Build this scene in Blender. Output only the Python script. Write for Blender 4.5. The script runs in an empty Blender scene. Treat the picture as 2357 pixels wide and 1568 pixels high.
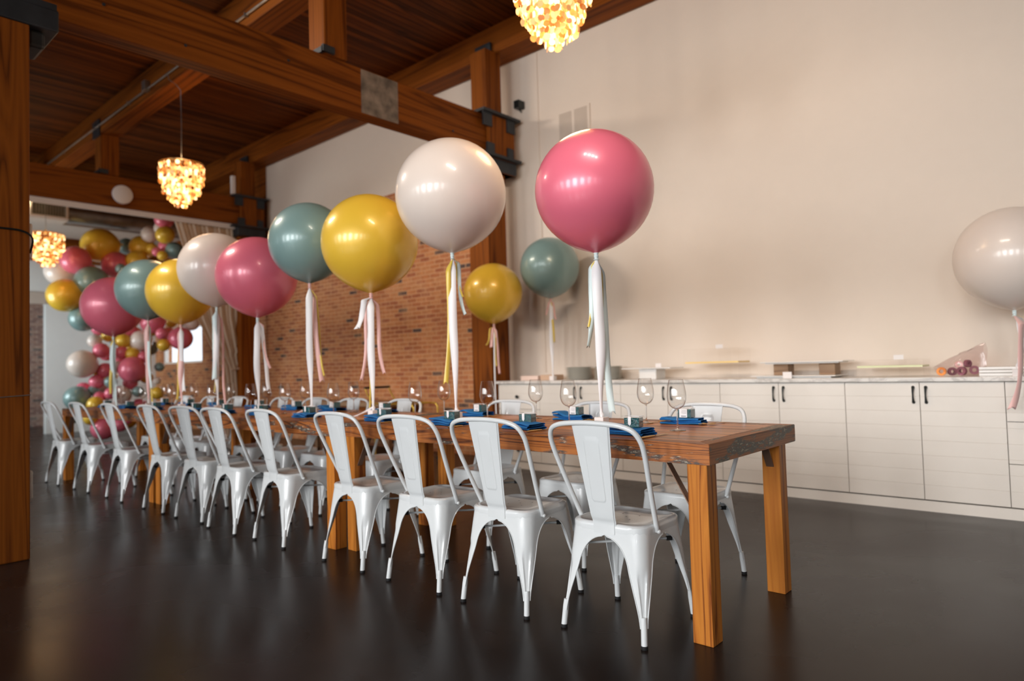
import bpy, bmesh, math, random
from mathutils import Vector, Matrix
random.seed(7)
SC = bpy.context.scene
COL = SC.collection
PI = math.pi

# ------------------------------------------------------------------ camera, world, lights, exposure
F_PX, YAW, PITCH, ROLL, EYE = 1559.73, math.radians(41.6067), math.radians(2.1735), math.radians(-1.6382), 1.0753
fw = Vector((-math.sin(YAW)*math.cos(PITCH), math.cos(YAW)*math.cos(PITCH), math.sin(PITCH)))
r0 = Vector((math.cos(YAW), math.sin(YAW), 0)); u0 = r0.cross(fw)
rt = r0*math.cos(ROLL)+u0*math.sin(ROLL); up = -r0*math.sin(ROLL)+u0*math.cos(ROLL)
cam = bpy.data.cameras.new('camera'); co = bpy.data.objects.new('camera', cam); COL.objects.link(co)
m = Matrix((rt, up, -fw)).transposed().to_4x4(); m.translation = Vector((0, 0, EYE)); co.matrix_world = m
cam.sensor_fit = 'HORIZONTAL'; cam.sensor_width = 36.0; cam.lens = F_PX/2357*36
cam.clip_start = .05; cam.clip_end = 100
cam.dof.use_dof = True; cam.dof.focus_distance = 2.85; cam.dof.aperture_fstop = 1.5
SC.camera = co
SC.view_settings.view_transform = 'Standard'; SC.view_settings.look = 'None'
SC.view_settings.gamma = 1; SC.view_settings.use_curve_mapping = False
SC.view_settings.exposure = -0.33
SC.cycles.transparent_max_bounces = 32
w = bpy.data.worlds.new('sky'); SC.world = w; w.use_nodes = True
w.node_tree.nodes['Background'].inputs[0].default_value = (.86, .93, 1, 1)
w.node_tree.nodes['Background'].inputs[1].default_value = 2.4
def area(name, loc, sx, sy, power, color, rot, spread=PI):
    l = bpy.data.lights.new(name, 'AREA'); l.shape = 'RECTANGLE'; l.size = sx; l.size_y = sy; l.energy = power; l.color = color; l.spread = spread
    o = bpy.data.objects.new(name, l); COL.objects.link(o); o.location = loc; o.rotation_euler = rot
    return o
WIN_X = [-13.2, -10.4, -7.6, -4.8, -2.0, 0.8, 3.6, 6.4, 9.2]   # tall windows of the street side wall
WALL_L = -8.0
for wx, pw in zip(WIN_X, (20, 60, 170, 250, 290, 270, 200, 90, 40)):
    area('window_daylight', (wx, WALL_L-.62, 2.75), 1.5, 2.9, pw, (1.0, .985, .965), (math.radians(60), 0, 0), math.radians(115))
area('window_daylight', (-14.5, 6.28, 1.72), 1.9, .75, 160, (.92, .97, 1.0), (-PI/2, 0, PI))
area('window_daylight', (-13.9, .55, 1.75), 2.4, 1.6, 190, (.90, .98, 1.0), (PI/2, 0, math.radians(14)))  # added light behind the unseen alcove window, brightens the end wall

# ------------------------------------------------------------------ helpers
def setp(o, label=None, cat=None, group=None, kind=None):
    if label: o['label'] = label
    if cat: o['category'] = cat
    if group: o['group'] = group
    if kind: o['kind'] = kind
    return o
def empty(name, loc=(0, 0, 0), rz=0, label=None, cat=None, group=None):
    o = bpy.data.objects.new(name, None); COL.objects.link(o); o.location = loc; o.rotation_euler = (0, 0, rz)
    o.empty_display_size = .05
    return setp(o, label, cat, group)
def obj(name, bm, mats, parent=None, smooth=False, loc=None, rz=0):
    me = bpy.data.meshes.new(name)
    bmesh.ops.recalc_face_normals(bm, faces=bm.faces[:]); bm.to_mesh(me); bm.free()
    if not isinstance(mats, (list, tuple)): mats = [mats]
    for mm in mats: me.materials.append(mm)
    if smooth:
        me.polygons.foreach_set('use_smooth', [True]*len(me.polygons))
        try: me.set_sharp_from_angle(angle=math.radians(40))
        except Exception: pass
    o = bpy.data.objects.new(name, me); COL.objects.link(o)
    if loc: o.location = loc
    o.rotation_euler = (0, 0, rz)
    if parent: o.parent = parent
    return o
def copy_tree(o, parent=None):
    c = o.copy(); COL.objects.link(c)
    if parent: c.parent = parent
    for ch in list(o.children): copy_tree(ch, c)
    return c
def place(src, first, loc, rz, label, group=None):
    o = src if first else copy_tree(src)
    o.location = loc; o.rotation_euler = (0, 0, rz); o['label'] = label
    if group: o['group'] = group
    return o
def BM(): return bmesh.new()
def bx(bm, x0, x1, y0, y1, z0, z1, bev=0, mi=0, rot=None, piv=None):
    g = bmesh.ops.create_cube(bm, size=1)
    vs = g['verts']
    bmesh.ops.scale(bm, vec=(x1-x0, y1-y0, z1-z0), verts=vs)
    bmesh.ops.translate(bm, vec=((x0+x1)/2, (y0+y1)/2, (z0+z1)/2), verts=vs)
    if rot is not None:
        bmesh.ops.rotate(bm, cent=piv or ((x0+x1)/2, (y0+y1)/2, (z0+z1)/2), matrix=rot, verts=vs)
    fs = list({f for v in vs for f in v.link_faces})
    for f in fs: f.material_index = mi
    if bev:
        es = list({e for v in vs for e in v.link_edges})
        bmesh.ops.bevel(bm, geom=es, offset=bev, segments=2, affect='EDGES', profile=.5)
def tube(bm, pts, r, n=10, cap=True, mi=0, closed=False):
    pts = [Vector(p) for p in pts]; N = len(pts); rings = []
    rr = r if isinstance(r, (list, tuple)) else [r]*N
    t0 = (pts[1]-pts[0]).normalized()
    a = Vector((0, 0, 1)) if abs(t0.z) < .9 else Vector((1, 0, 0))
    nrm = (a - t0*a.dot(t0)).normalized()
    for i, p in enumerate(pts):
        if closed: t = (pts[(i+1) % N]-pts[i-1]).normalized()
        else: t = (pts[min(i+1, N-1)]-pts[max(i-1, 0)]).normalized()
        nrm = (nrm - t*nrm.dot(t)).normalized(); b = t.cross(nrm)
        rings.append([bm.verts.new(p+(nrm*math.cos(2*PI*k/n)+b*math.sin(2*PI*k/n))*rr[i]) for k in range(n)])
    for i in range(N if closed else N-1):
        A, B = rings[i], rings[(i+1) % N]
        for k in range(n):
            f = bm.faces.new((A[k], A[(k+1) % n], B[(k+1) % n], B[k])); f.material_index = mi
    if cap and not closed:
        for rg in (rings[0], rings[-1]):
            f = bm.faces.new(rg); f.material_index = mi
def lathe(bm, prof, n=32, c=(0, 0), mi=0):
    rings = []
    for r, z in prof:
        if r < 1e-6: rings.append([bm.verts.new((c[0], c[1], z))])
        else: rings.append([bm.verts.new((c[0]+r*math.cos(2*PI*k/n), c[1]+r*math.sin(2*PI*k/n), z)) for k in range(n)])
    for A, B in zip(rings, rings[1:]):
        if len(A) == 1 and len(B) == 1: continue
        for k in range(n):
            k2 = (k+1) % n
            if len(A) == 1: f = bm.faces.new((A[0], B[k], B[k2]))
            elif len(B) == 1: f = bm.faces.new((A[k], A[k2], B[0]))
            else: f = bm.faces.new((A[k], A[k2], B[k2], B[k]))
            f.material_index = mi
def grid(bm, fn, nu, nv, mi=0):
    V = [[bm.verts.new(fn(i/(nu-1), j/(nv-1))) for j in range(nv)] for i in range(nu)]
    for i in range(nu-1):
        for j in range(nv-1):
            f = bm.faces.new((V[i][j], V[i+1][j], V[i+1][j+1], V[i][j+1])); f.material_index = mi
    return V
def catmull(P, per=6):
    P = [Vector(p) for p in P]; out = []
    for i in range(len(P)-1):
        a = P[max(i-1, 0)]; b = P[i]; c = P[i+1]; d = P[min(i+2, len(P)-1)]
        for k in range(per):
            t = k/per
            out.append(.5*((2*b)+(c-a)*t+(2*a-5*b+4*c-d)*t*t+(3*b-a-3*c+d)*t**3))
    out.append(P[-1]); return out
def ordn(i):
    return ['first', 'second', 'third', 'fourth', 'fifth', 'sixth', 'seventh', 'eighth', 'ninth', 'tenth', 'eleventh', 'twelfth', 'thirteenth', 'fourteenth', 'fifteenth', 'sixteenth', 'seventeenth', 'eighteenth', 'nineteenth', 'twentieth', 'twenty-first', 'twenty-second', 'twenty-third', 'twenty-fourth', 'twenty-fifth', 'twenty-sixth', 'twenty-seventh', 'twenty-eighth', 'twenty-ninth', 'thirtieth', 'thirty-first', 'thirty-second', 'thirty-third', 'thirty-fourth', 'thirty-fifth', 'thirty-sixth'][i]
def sm(a, b, t):
    t = max(0, min(1, (t-a)/(b-a))); return t*t*(3-2*t)

# ------------------------------------------------------------------ materials
class NT:
    def __init__(s, name):
        s.m = bpy.data.materials.new(name); s.m.use_nodes = True; s.t = s.m.node_tree; s.b = s.t.nodes['Principled BSDF']
    def n(s, typ, **kw):
        x = s.t.nodes.new(typ)
        for k, v in kw.items():
            if k.startswith('i_'):
                key = k[2:]; key = int(key) if key.isdigit() else key.replace('_', ' ')
                x.inputs[key].default_value = v
            else: setattr(x, k, v)
        return x
    def l(s, a, b): s.t.links.new(a, b)
    def ramp(s, src, stops, interp='LINEAR'):
        r = s.n('ShaderNodeValToRGB'); e = r.color_ramp.elements; r.color_ramp.interpolation = interp
        while len(e) < len(stops): e.new(.5)
        for el, (p, c) in zip(e, stops): el.position = p; el.color = (*c, 1)
        s.l(src, r.inputs[0]); return r.outputs[0]
    def math(s, op, a, b=None):
        x = s.n('ShaderNodeMath', operation=op)
        for i, v in enumerate((a, b)):
            if v is None: continue
            if isinstance(v, (int, float)): x.inputs[i].default_value = v
            else: s.l(v, x.inputs[i])
        return x.outputs[0]
    def mix(s, f, a, b, mode='MIX'):
        x = s.n('ShaderNodeMix', data_type='RGBA', blend_type=mode)
        if isinstance(f, (int, float)): x.inputs[0].default_value = f
        else: s.l(f, x.inputs[0])
        for i, v in ((6, a), (7, b)):
            if isinstance(v, tuple): x.inputs[i].default_value = (*v, 1)
            else: s.l(v, x.inputs[i])
        return x.outputs[2]
    def coords(s, scale=(1, 1, 1), loc=(0, 0, 0), kind='Object'):
        tc = s.n('ShaderNodeTexCoord'); mp = s.n('ShaderNodeMapping'); mp.inputs[3].default_value = scale; mp.inputs[1].default_value = loc
        s.l(tc.outputs[kind], mp.inputs[0]); return mp.outputs[0]
    def noise(s, vec, scale=5, detail=4, rough=.5, dist=0):
        x = s.n('ShaderNodeTexNoise'); x.inputs['Scale'].default_value = scale; x.inputs['Detail'].default_value = detail
        x.inputs['Roughness'].default_value = rough; x.inputs['Distortion'].default_value = dist
        s.l(vec, x.inputs['Vector']); return x.outputs[0]
    def bump(s, h, strength=.3, dist=.01):
        x = s.n('ShaderNodeBump'); x.inputs['Strength'].default_value = strength; x.inputs['Distance'].default_value = dist
        s.l(h, x.inputs['Height']); s.l(x.outputs[0], s.b.inputs['Normal'])
def basic(name, col, rough=.5, metal=0, coat=0, sheen=0, spec=None, emit=None, estr=0, noise=0, trans=0):
    k = NT(name); b = k.b
    b.inputs['Roughness'].default_value = rough; b.inputs['Metallic'].default_value = metal
    b.inputs['Coat Weight'].default_value = coat; b.inputs['Coat Roughness'].default_value = .04
    if sheen: b.inputs['Sheen Weight'].default_value = sheen
    if spec is not None: b.inputs['Specular IOR Level'].default_value = spec
    if trans: b.inputs['Transmission Weight'].default_value = trans; b.inputs['IOR'].default_value = 1.46
    if emit: b.inputs['Emission Color'].default_value = (*emit, 1); b.inputs['Emission Strength'].default_value = estr
    nz = k.noise(k.coords(), 9, 3)
    lo = tuple(max(0, c*(1-noise)) for c in col); hi = tuple(min(1, c*(1+noise)) for c in col)
    k.l(k.ramp(nz, [(.3, lo), (.7, hi)]), b.inputs['Base Color'])
    return k.m
def wood(name, axis, light, mid, dark, ring=9, rough=.45, grain=1.0, weather=None, coat=0, plank=None, bump=.25, spec=.35):
    """grain runs along axis; light/mid/dark growth-ring colours; weather=(amount, colour) patches of worn old paint"""
    k = NT(name); b = k.b; ax = 'XYZ'.index(axis)
    sc = [7.0]*3; sc[ax] = .30
    v = k.coords(tuple(x*grain for x in sc))
    if True:
        oi = k.n('ShaderNodeObjectInfo'); add = k.n('ShaderNodeVectorMath', operation='ADD')
        mul = k.n('ShaderNodeVectorMath', operation='SCALE'); cx = k.n('ShaderNodeCombineXYZ')
        k.l(oi.outputs['Random'], cx.inputs[0]); k.l(oi.outputs['Random'], cx.inputs[1]); k.l(oi.outputs['Random'], cx.inputs[2])
        k.l(cx.outputs[0], mul.inputs[0]); mul.inputs['Scale'].default_value = 37
        k.l(v, add.inputs[0]); k.l(mul.outputs[0], add.inputs[1]); v = add.outputs[0]
    big = k.noise(v, .9, 2, .5, .6)
    rings = k.math('FRACT', k.math('MULTIPLY', big, ring))
    tri = k.math('ABSOLUTE', k.math('SUBTRACT', rings, .5))
    fine = k.noise(v, 9, 5, .65)
    s_ = k.math('ADD', k.math('MULTIPLY', tri, 1.5), k.math('MULTIPLY', k.math('SUBTRACT', fine, .5), .7))
    c = k.ramp(s_, [(0, dark), (.16, mid), (.45, light), (.8, mid)])
    if plank:
        a2, wd, amt = plank
        sep = k.n('ShaderNodeSeparateXYZ'); k.l(k.coords(), sep.inputs[0])
        idx = k.math('FLOOR', k.math('DIVIDE', sep.outputs['XYZ'.index(a2)], wd))
        wn = k.n('ShaderNodeTexWhiteNoise', noise_dimensions='1D'); k.l(idx, wn.inputs['W'])
        fr = k.math('FRACT', k.math('DIVIDE', sep.outputs['XYZ'.index(a2)], wd))
        gr = k.math('LESS_THAN', k.math('ABSOLUTE', k.math('SUBTRACT', fr, .5)), .455)
        tint = k.math('ADD', 1-amt, k.math('MULTIPLY', wn.outputs[0], 2*amt))
        cc = k.n('ShaderNodeCombineXYZ'); 
        for i in range(3): k.l(tint, cc.inputs[i])
        c = k.mix(1.0, c, cc.outputs[0], 'MULTIPLY')
        c = k.mix(gr, tuple(x*.25 for x in dark), c)
    if weather:
        amt, wc, wc2 = weather
        wn = k.noise(k.coords(tuple((3.2 if i == ax else 16) for i in range(3))), 1.0, 4, .6)
        wf = k.noise(k.coords(tuple((14 if i == ax else 60) for i in range(3))), 1.6, 3, .7)
        f = k.math('MULTIPLY', k.ramp(wn, [(amt, (0, 0, 0)), (amt+.05, (1, 1, 1))]), k.ramp(wf, [(.34, (0, 0, 0)), (.46, (1, 1, 1))]))
        wcol = k.ramp(wf, [(.55, wc), (.66, wc2)])
        c = k.mix(f, c, wcol)
    k.l(c, b.inputs['Base Color']); b.inputs['Roughness'].default_value = rough
    b.inputs['Coat Weight'].default_value = coat; b.inputs['Coat Roughness'].default_value = .25; b.inputs['Specular IOR Level'].default_value = spec
    k.bump(fine, bump, .002)
    return k.m
M = {}
M['chair'] = basic('white_powder_coat', (.70, .725, .735), .22, coat=.35, noise=.015)
M['hole'] = basic('dark_hole', (.05, .05, .05), .8)
M['rubber'] = basic('black_rubber', (.012, .012, .013), .6)
M['steel'] = basic('dark_steel', (.03, .035, .042), .5, metal=.3, noise=.2)
M['galv'] = basic('galvanised_metal', (.33, .32, .31), .35, metal=.85, noise=.15)
M['chrome'] = basic('chrome', (.8, .8, .82), .08, metal=1)
M['gold'] = basic('brushed_gold', (.62, .40, .16), .28, metal=1, noise=.1)
M['goldcart'] = basic('gold_paint', (.72, .47, .08), .3, metal=.7)
M['plaster'] = basic('white_plaster', (.76, .665, .575), .75, noise=.008)
M['endwall'] = basic('cool_white_plaster', (.80, .82, .80), .7, noise=.01)
M['beige'] = basic('beige_drywall', (.55, .47, .40), .7, noise=.03)
M['cab'] = basic('cabinet_paint', (.77, .715, .65), .42, noise=.01)
M['gap'] = basic('shadow_gap', (.12, .105, .10), .8)
M['black'] = basic('black_metal', (.008, .012, .012), .35)
k = NT('linen_curtain'); k.b.inputs['Base Color'].default_value = (.80, .68, .55, 1); k.b.inputs['Roughness'].default_value = .9
_tr = k.n('ShaderNodeBsdfTranslucent'); _tr.inputs[0].default_value = (.85, .70, .54, 1); _mx = k.n('ShaderNodeMixShader'); _mx.inputs[0].default_value = .4
k.l(k.b.outputs[0], _mx.inputs[1]); k.l(_tr.outputs[0], _mx.inputs[2]); k.l(_mx.outputs[0], k.t.nodes['Material Output'].inputs[0]); M['curtain'] = k.m
M['white'] = basic('white_ceramic', (.82, .81, .79), .25, coat=.3)
M['plate'] = basic('grey_stoneware', (.66, .64, .58), .4, noise=.05)
M['card'] = basic('white_card', (.84, .80, .79), .6)
M['tagtxt'] = basic('grey_print', (.25, .25, .26), .7)
M['walnut'] = wood('walnut_block', 'X', (.36, .22, .12), (.30, .17, .09), (.2, .11, .055))
M['rw'] = basic('white_satin_ribbon', (.92, .90, .91), .45, sheen=.3)
M['rp'] = basic('pink_satin_ribbon', (.90, .54, .50), .45, sheen=.4)
M['ry'] = basic('yellow_satin_ribbon', (.80, .58, .08), .3, sheen=.4)
M['rb'] = basic('pale_blue_satin_ribbon', (.74, .88, .88), .45, sheen=.4)
BCOL = {'P': (.95, .205, .30), 'Y': (.98, .63, .06), 'T': (.27, .42, .41), 'W': (.91, .80, .72)}
BN = {'P': 'pink', 'Y': 'yellow', 'T': 'teal', 'W': 'cream'}
for c, col in BCOL.items():
    k = NT('latex_'+BN[c]); b = k.b
    b.inputs['Roughness'].default_value = .34; b.inputs['Metallic'].default_value = .0 if c == 'W' else .10
    b.inputs['Coat Weight'].default_value = .55; b.inputs['Coat Roughness'].default_value = .13
    b.inputs['Subsurface Weight'].default_value = 0
    nz = k.noise(k.coords(), 3, 2); k.l(k.ramp(nz, [(.3, tuple(x*.97 for x in col)), (.7, col)]), b.inputs['Base Color'])

    tr = k.n('ShaderNodeBsdfTranslucent'); tr.inputs[0].default_value = (*[min(1, x*1.0) for x in col], 1)
    mx = k.n('ShaderNodeMixShader'); mx.inputs[0].default_value = .10; k.l(k.b.outputs[0], mx.inputs[1]); k.l(tr.outputs[0], mx.inputs[2])
    k.l(mx.outputs[0], k.t.nodes['Material Output'].inputs[0])
    M['b'+c] = k.m
# napkin cloth
k = NT('blue_linen'); k.b.inputs['Roughness'].default_value = .85; k.b.inputs['Sheen Weight'].default_value = .0
wv = k.noise(k.coords((1, 1, 1)), 260, 2, .6); k.l(k.ramp(wv, [(.3, (.010, .145, .42)), (.7, (.018, .225, .58))]), k.b.inputs['Base Color']); k.bump(wv, .35, .0006); M['napkin'] = k.m
# teal box filling
k = NT('teal_sweets'); vo = k.n('ShaderNodeTexVoronoi'); vo.inputs['Scale'].default_value = 190; k.l(k.coords(), vo.inputs['Vector'])
k.l(k.ramp(vo.outputs['Distance'], [(.0, (.02, .20, .20)), (.3, (.006, .11, .115)), (.6, (.003, .05, .055))]), k.b.inputs['Base Color'])
k.b.inputs['Roughness'].default_value = .18; k.b.inputs['Coat Weight'].default_value = .8; k.bump(vo.outputs['Distance'], .6, .003); M['teal'] = k.m
# marble
k = NT('white_marble'); nz = k.noise(k.coords((1.2, 3, 3)), 2.2, 6, .6, 1.2)
k.l(k.ramp(nz, [(.40, (.78, .75, .71)), (.49, (.56, .53, .50)), (.53, (.78, .75, .71))]), k.b.inputs['Base Color']); k.b.inputs['Roughness'].default_value = .2; M['marble'] = k.m
# polished concrete floor
k = NT('polished_concrete'); n1 = k.noise(k.coords(), .9, 5, .55, .4); n2 = k.noise(k.coords(), 7, 6, .6)
c = k.ramp(k.math('ADD', k.math('MULTIPLY', n1, .7), k.math('MULTIPLY', n2, .3)), [(.35, (.013, .0085, .007)), (.5, (.018, .012, .010)), (.66, (.026, .0175, .0145))])
k.l(c, k.b.inputs['Base Color'])
k.l(k.ramp(n1, [(.3, (.20, .20, .20)), (.7, (.33, .33, .33))]), k.b.inputs['Roughness']); k.b.inputs['Specular IOR Level'].default_value = .14
k.bump(n2, .02, .003); M['floor'] = k.m
# brick
def brick_mat(name, pal, mortar, swap=False, scale=1.0, dark=.06):
    k = NT(name); tc = k.n('ShaderNodeTexCoord'); sep = k.n('ShaderNodeSeparateXYZ'); cb = k.n('ShaderNodeCombineXYZ')
    k.l(tc.outputs['Object'], sep.inputs[0]); k.l(sep.outputs[1 if swap else 0], cb.inputs[0]); k.l(sep.outputs[2], cb.inputs[1])
    wob = k.noise(tc.outputs['Object'], 6, 2); ad = k.n('ShaderNodeVectorMath', operation='ADD'); sc = k.n('ShaderNodeVectorMath', operation='SCALE')
    cw = k.n('ShaderNodeCombineXYZ'); k.l(wob, cw.inputs[0]); k.l(wob, cw.inputs[1]); k.l(cw.outputs[0], sc.inputs[0]); sc.inputs['Scale'].default_value = .012
    k.l(cb.outputs[0], ad.inputs[0]); k.l(sc.outputs[0], ad.inputs[1])
    br = k.n('ShaderNodeTexBrick'); k.l(ad.outputs[0], br.inputs['Vector'])
    br.inputs['Color1'].default_value = (0, 0, 0, 1); br.inputs['Color2'].default_value = (1, 1, 1, 1); br.inputs['Mortar'].default_value = (.5, .5, .5, 1)
    br.inputs['Scale'].default_value = scale; br.inputs['Mortar Size'].default_value = .006; br.inputs['Mortar Smooth'].default_value = .3
    br.inputs['Brick Width'].default_value = .19; br.inputs['Row Height'].default_value = .058; br.inputs['Bias'].default_value = 0
    n = len(pal); stops = [(0, pal[0])]+[(dark+(1-dark)*i/(n-1), pal[i+1] if i+1 < n else pal[-1]) for i in range(n-1)]
    col = k.ramp(br.outputs['Color'], stops, 'CONSTANT')
    nz = k.noise(tc.outputs['Object'], 14, 5, .7)
    col = k.mix(.55, col, k.ramp(nz, [(.25, (.45, .42, .40)), (.75, (1.25, 1.2, 1.15))]), 'MULTIPLY')
    big = k.noise(tc.outputs['Object'], .8, 3)
    mcol = k.mix(k.ramp(big, [(.4, (0, 0, 0)), (.65, (1, 1, 1))]), mortar, tuple(x*1.25 for x in mortar))
    fac = k.math('GREATER_THAN', br.outputs['Fac'], .35)
    smear = k.ramp(k.noise(tc.outputs['Object'], 3.5, 5, .7), [(.5, (0, 0, 0)), (.75, (.5, .5, .5))])
    col = k.mix(smear, col, mortar)
    k.l(k.mix(fac, col, mcol), k.b.inputs['Base Color']); k.b.inputs['Roughness'].default_value = .85
    h = k.math('SUBTRACT', k.math('MULTIPLY', nz, .3), br.outputs['Fac']); k.bump(h, .6, .008)
    return k.m
M['brick'] = brick_mat('red_brick', [(.10, .06, .05), (.42, .145, .052), (.52, .195, .07), (.47, .165, .062), (.56, .235, .09), (.38, .12, .048), (.54, .215, .08)], (.55, .30, .155), dark=.035)
M['brickend'] = brick_mat('brown_brick', [(.06, .04, .035), (.20, .10, .07), (.26, .14, .10), (.17, .08, .06), (.30, .18, .13)], (.34, .27, .22), swap=True)
WL, WM_, WD = (.36, .145, .038), (.27, .10, .026), (.13, .042, .012)
for a in 'XYZ':
    M['beam'+a] = wood('timber_beam_'+a, a, (.25, .070, .0075), (.19, .050, .0055), (.10, .025, .003), ring=7, spec=.12, rough=.6, grain=.55)
M['ceil'] = wood('ceiling_planks', 'Y', (.15, .040, .0045), (.11, .028, .0035), (.05, .013, .0015), spec=.12, ring=8, rough=.6, plank=('X', .082, .5), grain=.8)
M['patch'] = basic('weathered_grey_wood', (.20, .155, .12), .8, noise=.5)
for a in 'XYZ':
    M['tbl'+a] = wood('reclaimed_pine_'+a, a, (.55, .22, .065), (.40, .145, .042), (.15, .048, .018), ring=11, rough=.35, grain=1.5, coat=.25)
M['leg'] = wood('pine_post', 'Z', (.54, .195, .030), (.42, .135, .020), (.18, .045, .008), ring=9, rough=.45, grain=.9, spec=.2)
M['top'] = wood('tabletop_planks', 'X', (.60, .225, .055), (.46, .16, .038), (.24, .075, .02), ring=9, rough=.34, grain=1.0, coat=.12, plank=('Y', .118, .2))
M['edge'] = wood('weathered_edge_board', 'X', (.46, .155, .036), (.27, .08, .020), (.06, .018, .008), ring=15, rough=.42, grain=1.3, weather=(.53, (.09, .07, .06), (.60, .54, .42)), coat=.1)
M['edgey'] = wood('weathered_end_board', 'Y', (.40, .15, .05), (.28, .10, .035), (.13, .05, .02), ring=12, rough=.5, grain=1.2, weather=(.49, (.12, .105, .085), (.46, .40, .27)))
M['brace'] = basic('bronze_brace', (.28, .17, .12), .4, metal=.6)
# thin clear glass / acrylic: fresnel reflection over clear transmission
def thin(name, tint=(1, 1, 1), gl=.02, boost=1.0, rim=None):
    k = NT(name); t = k.t; t.nodes.remove(k.b); out = t.nodes['Material Output']
    tr = k.n('ShaderNodeBsdfTransparent'); tr.inputs[0].default_value = (*tint, 1)
    lw2 = k.n('ShaderNodeLayerWeight'); lw2.inputs[0].default_value = .5
    if rim: k.l(k.mix(k.math('POWER', lw2.outputs['Facing'], 3.0), tint, rim), tr.inputs[0])  # dark edge painted into the tint, standing in for refraction at the rim
    g = k.n('ShaderNodeBsdfGlossy'); g.inputs['Roughness'].default_value = gl
    fr = k.n('ShaderNodeLayerWeight'); fr.inputs[0].default_value = .5; fac = k.math('MINIMUM', k.math('ADD', .035*boost, k.math('MULTIPLY', k.math('POWER', fr.outputs['Facing'], 4.0), .75*boost)), .9)
    mx = k.n('ShaderNodeMixShader'); k.l(fac, mx.inputs[0]); k.l(tr.outputs[0], mx.inputs[1]); k.l(g.outputs[0], mx.inputs[2]); k.l(mx.outputs[0], out.inputs[0])
    return k.m
M['bowl'] = thin('clear_crystal', (.995, .99, .985), .01, 2.6, (.52, .49, .47))
M['acrylic'] = thin('clear_acrylic', (.99, .985, .98), .03, .25)
M['clearbox'] = thin('clear_box', (.99, .99, .99), .03, .15)
M['acry_y'] = thin('yellow_acrylic', (.93, .68, .22), .1, .8)
M['acry_g'] = thin('green_acrylic', (.80, .86, .55), .1, .8)
M['bag'] = thin('clear_plastic_bag', (.90, .84, .84), .15, 1.1)
M['pane'] = thin('window_glass', (.98, .99, 1), .01, 1)
M['stem'] = basic('glass_stem', (.97, .97, .98), .02, trans=1.0)
# capiz shell
k = NT('capiz_shell'); ge = k.n('ShaderNodeNewGeometry'); oi = ge.outputs['Random Per Island']; k.b.inputs['Roughness'].default_value = .3
k.l(k.ramp(oi, [(0, (.45, .18, .05)), (.5, (.9, .6, .3))]), k.b.inputs['Base Color'])
k.l(k.ramp(oi, [(0, (1, .22, .02)), (.3, (1, .34, .04)), (.6, (1, .50, .12)), (.9, (1, .72, .38))]), k.b.inputs['Emission Color'])
k.l(k.math('MULTIPLY', k.ramp(oi, [(0, (.03, .03, .03)), (.3, (.11, .11, .11)), (.6, (.3, .3, .3)), (1, (1, 1, 1))]), 3.6), k.b.inputs['Emission Strength']); M['shell'] = k.m
M['bulb'] = basic('lamp_bulb', (1, .9, .7), .4, emit=(1, .75, .4), estr=30)

# ------------------------------------------------------------------ room shell
CEIL = 4.98; WR = 5.95; XE = -15.8; XB = 11.0
def struct(name, bm, mat, smooth=False):
    o = obj(name, bm, mat, smooth=smooth); o['kind'] = 'structure'; return o
b = BM(); bx(b, -19, XB, WALL_L-.1, 6.2, -.1, 0); struct('floor', b, M['floor'])
b = BM(); bx(b, -19, XB, WALL_L-.2, 6.3, CEIL, CEIL+.1); struct('ceiling', b, M['ceil'])
b = BM(); bx(b, -10.9, XB, WR, WR+.2, 0, CEIL)
struct('wall_right', b, M['plaster'])
# brick stretch of the right wall, with the window bay beyond the curtain
b = BM(); bx(b, -10.9, -5.36, WR-.035, WR, 0, 3.52); struct('wall_right_brick', b, M['brick'])
b = BM()
wx0, wx1, wz0, wz1 = -15.55, -13.5, 1.33, 2.1
bx(b, XE, wx0, WR, WR+.25, 0, 3.5); bx(b, wx1, -10.9, WR, WR+.25, 0, 3.5); bx(b, wx0, wx1, WR, WR+.25, 0, wz0); bx(b, wx0, wx1, WR, WR+.25, wz1, 3.5)
struct('wall_right_alcove', b, M['brick'])
b = BM(); bx(b, XE, -10.9, WR, WR+.25, 3.5, CEIL); struct('wall_right_boards', b, M['beamX'])
b = BM(); ay = 1.0; bx(b, XE, -15.2, ay-.12, ay, 0, CEIL); bx(b, -12.6, -11.2, ay-.12, ay, 0, CEIL); bx(b, -15.2, -12.6, ay-.12, ay, 0, .9); bx(b, -15.2, -12.6, ay-.12, ay, 2.6, CEIL)
struct('wall_left_alcove_added', b, M['endwall'])  # unseen side wall, added to hold the window that lights the alcove
def window(n, x0, x1, z0, z1, y, nx, nz, t=.05, d=.08, mt=None):
    b = BM(); bx(b, x0, x0+t, y-d/2, y+d/2, z0, z1); bx(b, x1-t, x1, y-d/2, y+d/2, z0, z1); bx(b, x0+t, x1-t, y-d/2, y+d/2, z0, z0+t); bx(b, x0+t, x1-t, y-d/2, y+d/2, z1-t, z1)
    for i in range(1, nx): xx = x0+(x1-x0)*i/nx; bx(b, xx-.018, xx+.018, y-d/4, y+d/4, z0+t, z1-t)
    for i in range(1, nz): zz = z0+(z1-z0)*i/nz; bx(b, x0+t, x1-t, y-d/4, y+d/4, zz-.018, zz+.018)
    o = struct('window_%d' % n, b, mt or M['steel'])
    g = BM(); bx(g, x0+t, x1-t, y-.003, y+.003, z0+t, z1-t); p = obj('pane', g, M['pane'], o)
window(1, wx0, wx1, wz0, wz1, WR+.12, 1, 1, .04, .08, M['cab'])
window(12, -15.2, -12.6, .9, 2.6, 1.0-.06, 3, 3)  # unseen window, added and sized to light the end wall and garland
wins = sorted(WIN_X)
b = BM(); edges = [-19]
for wx in wins: edges += [wx-.8, wx+.8]
edges.append(XB)
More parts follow.
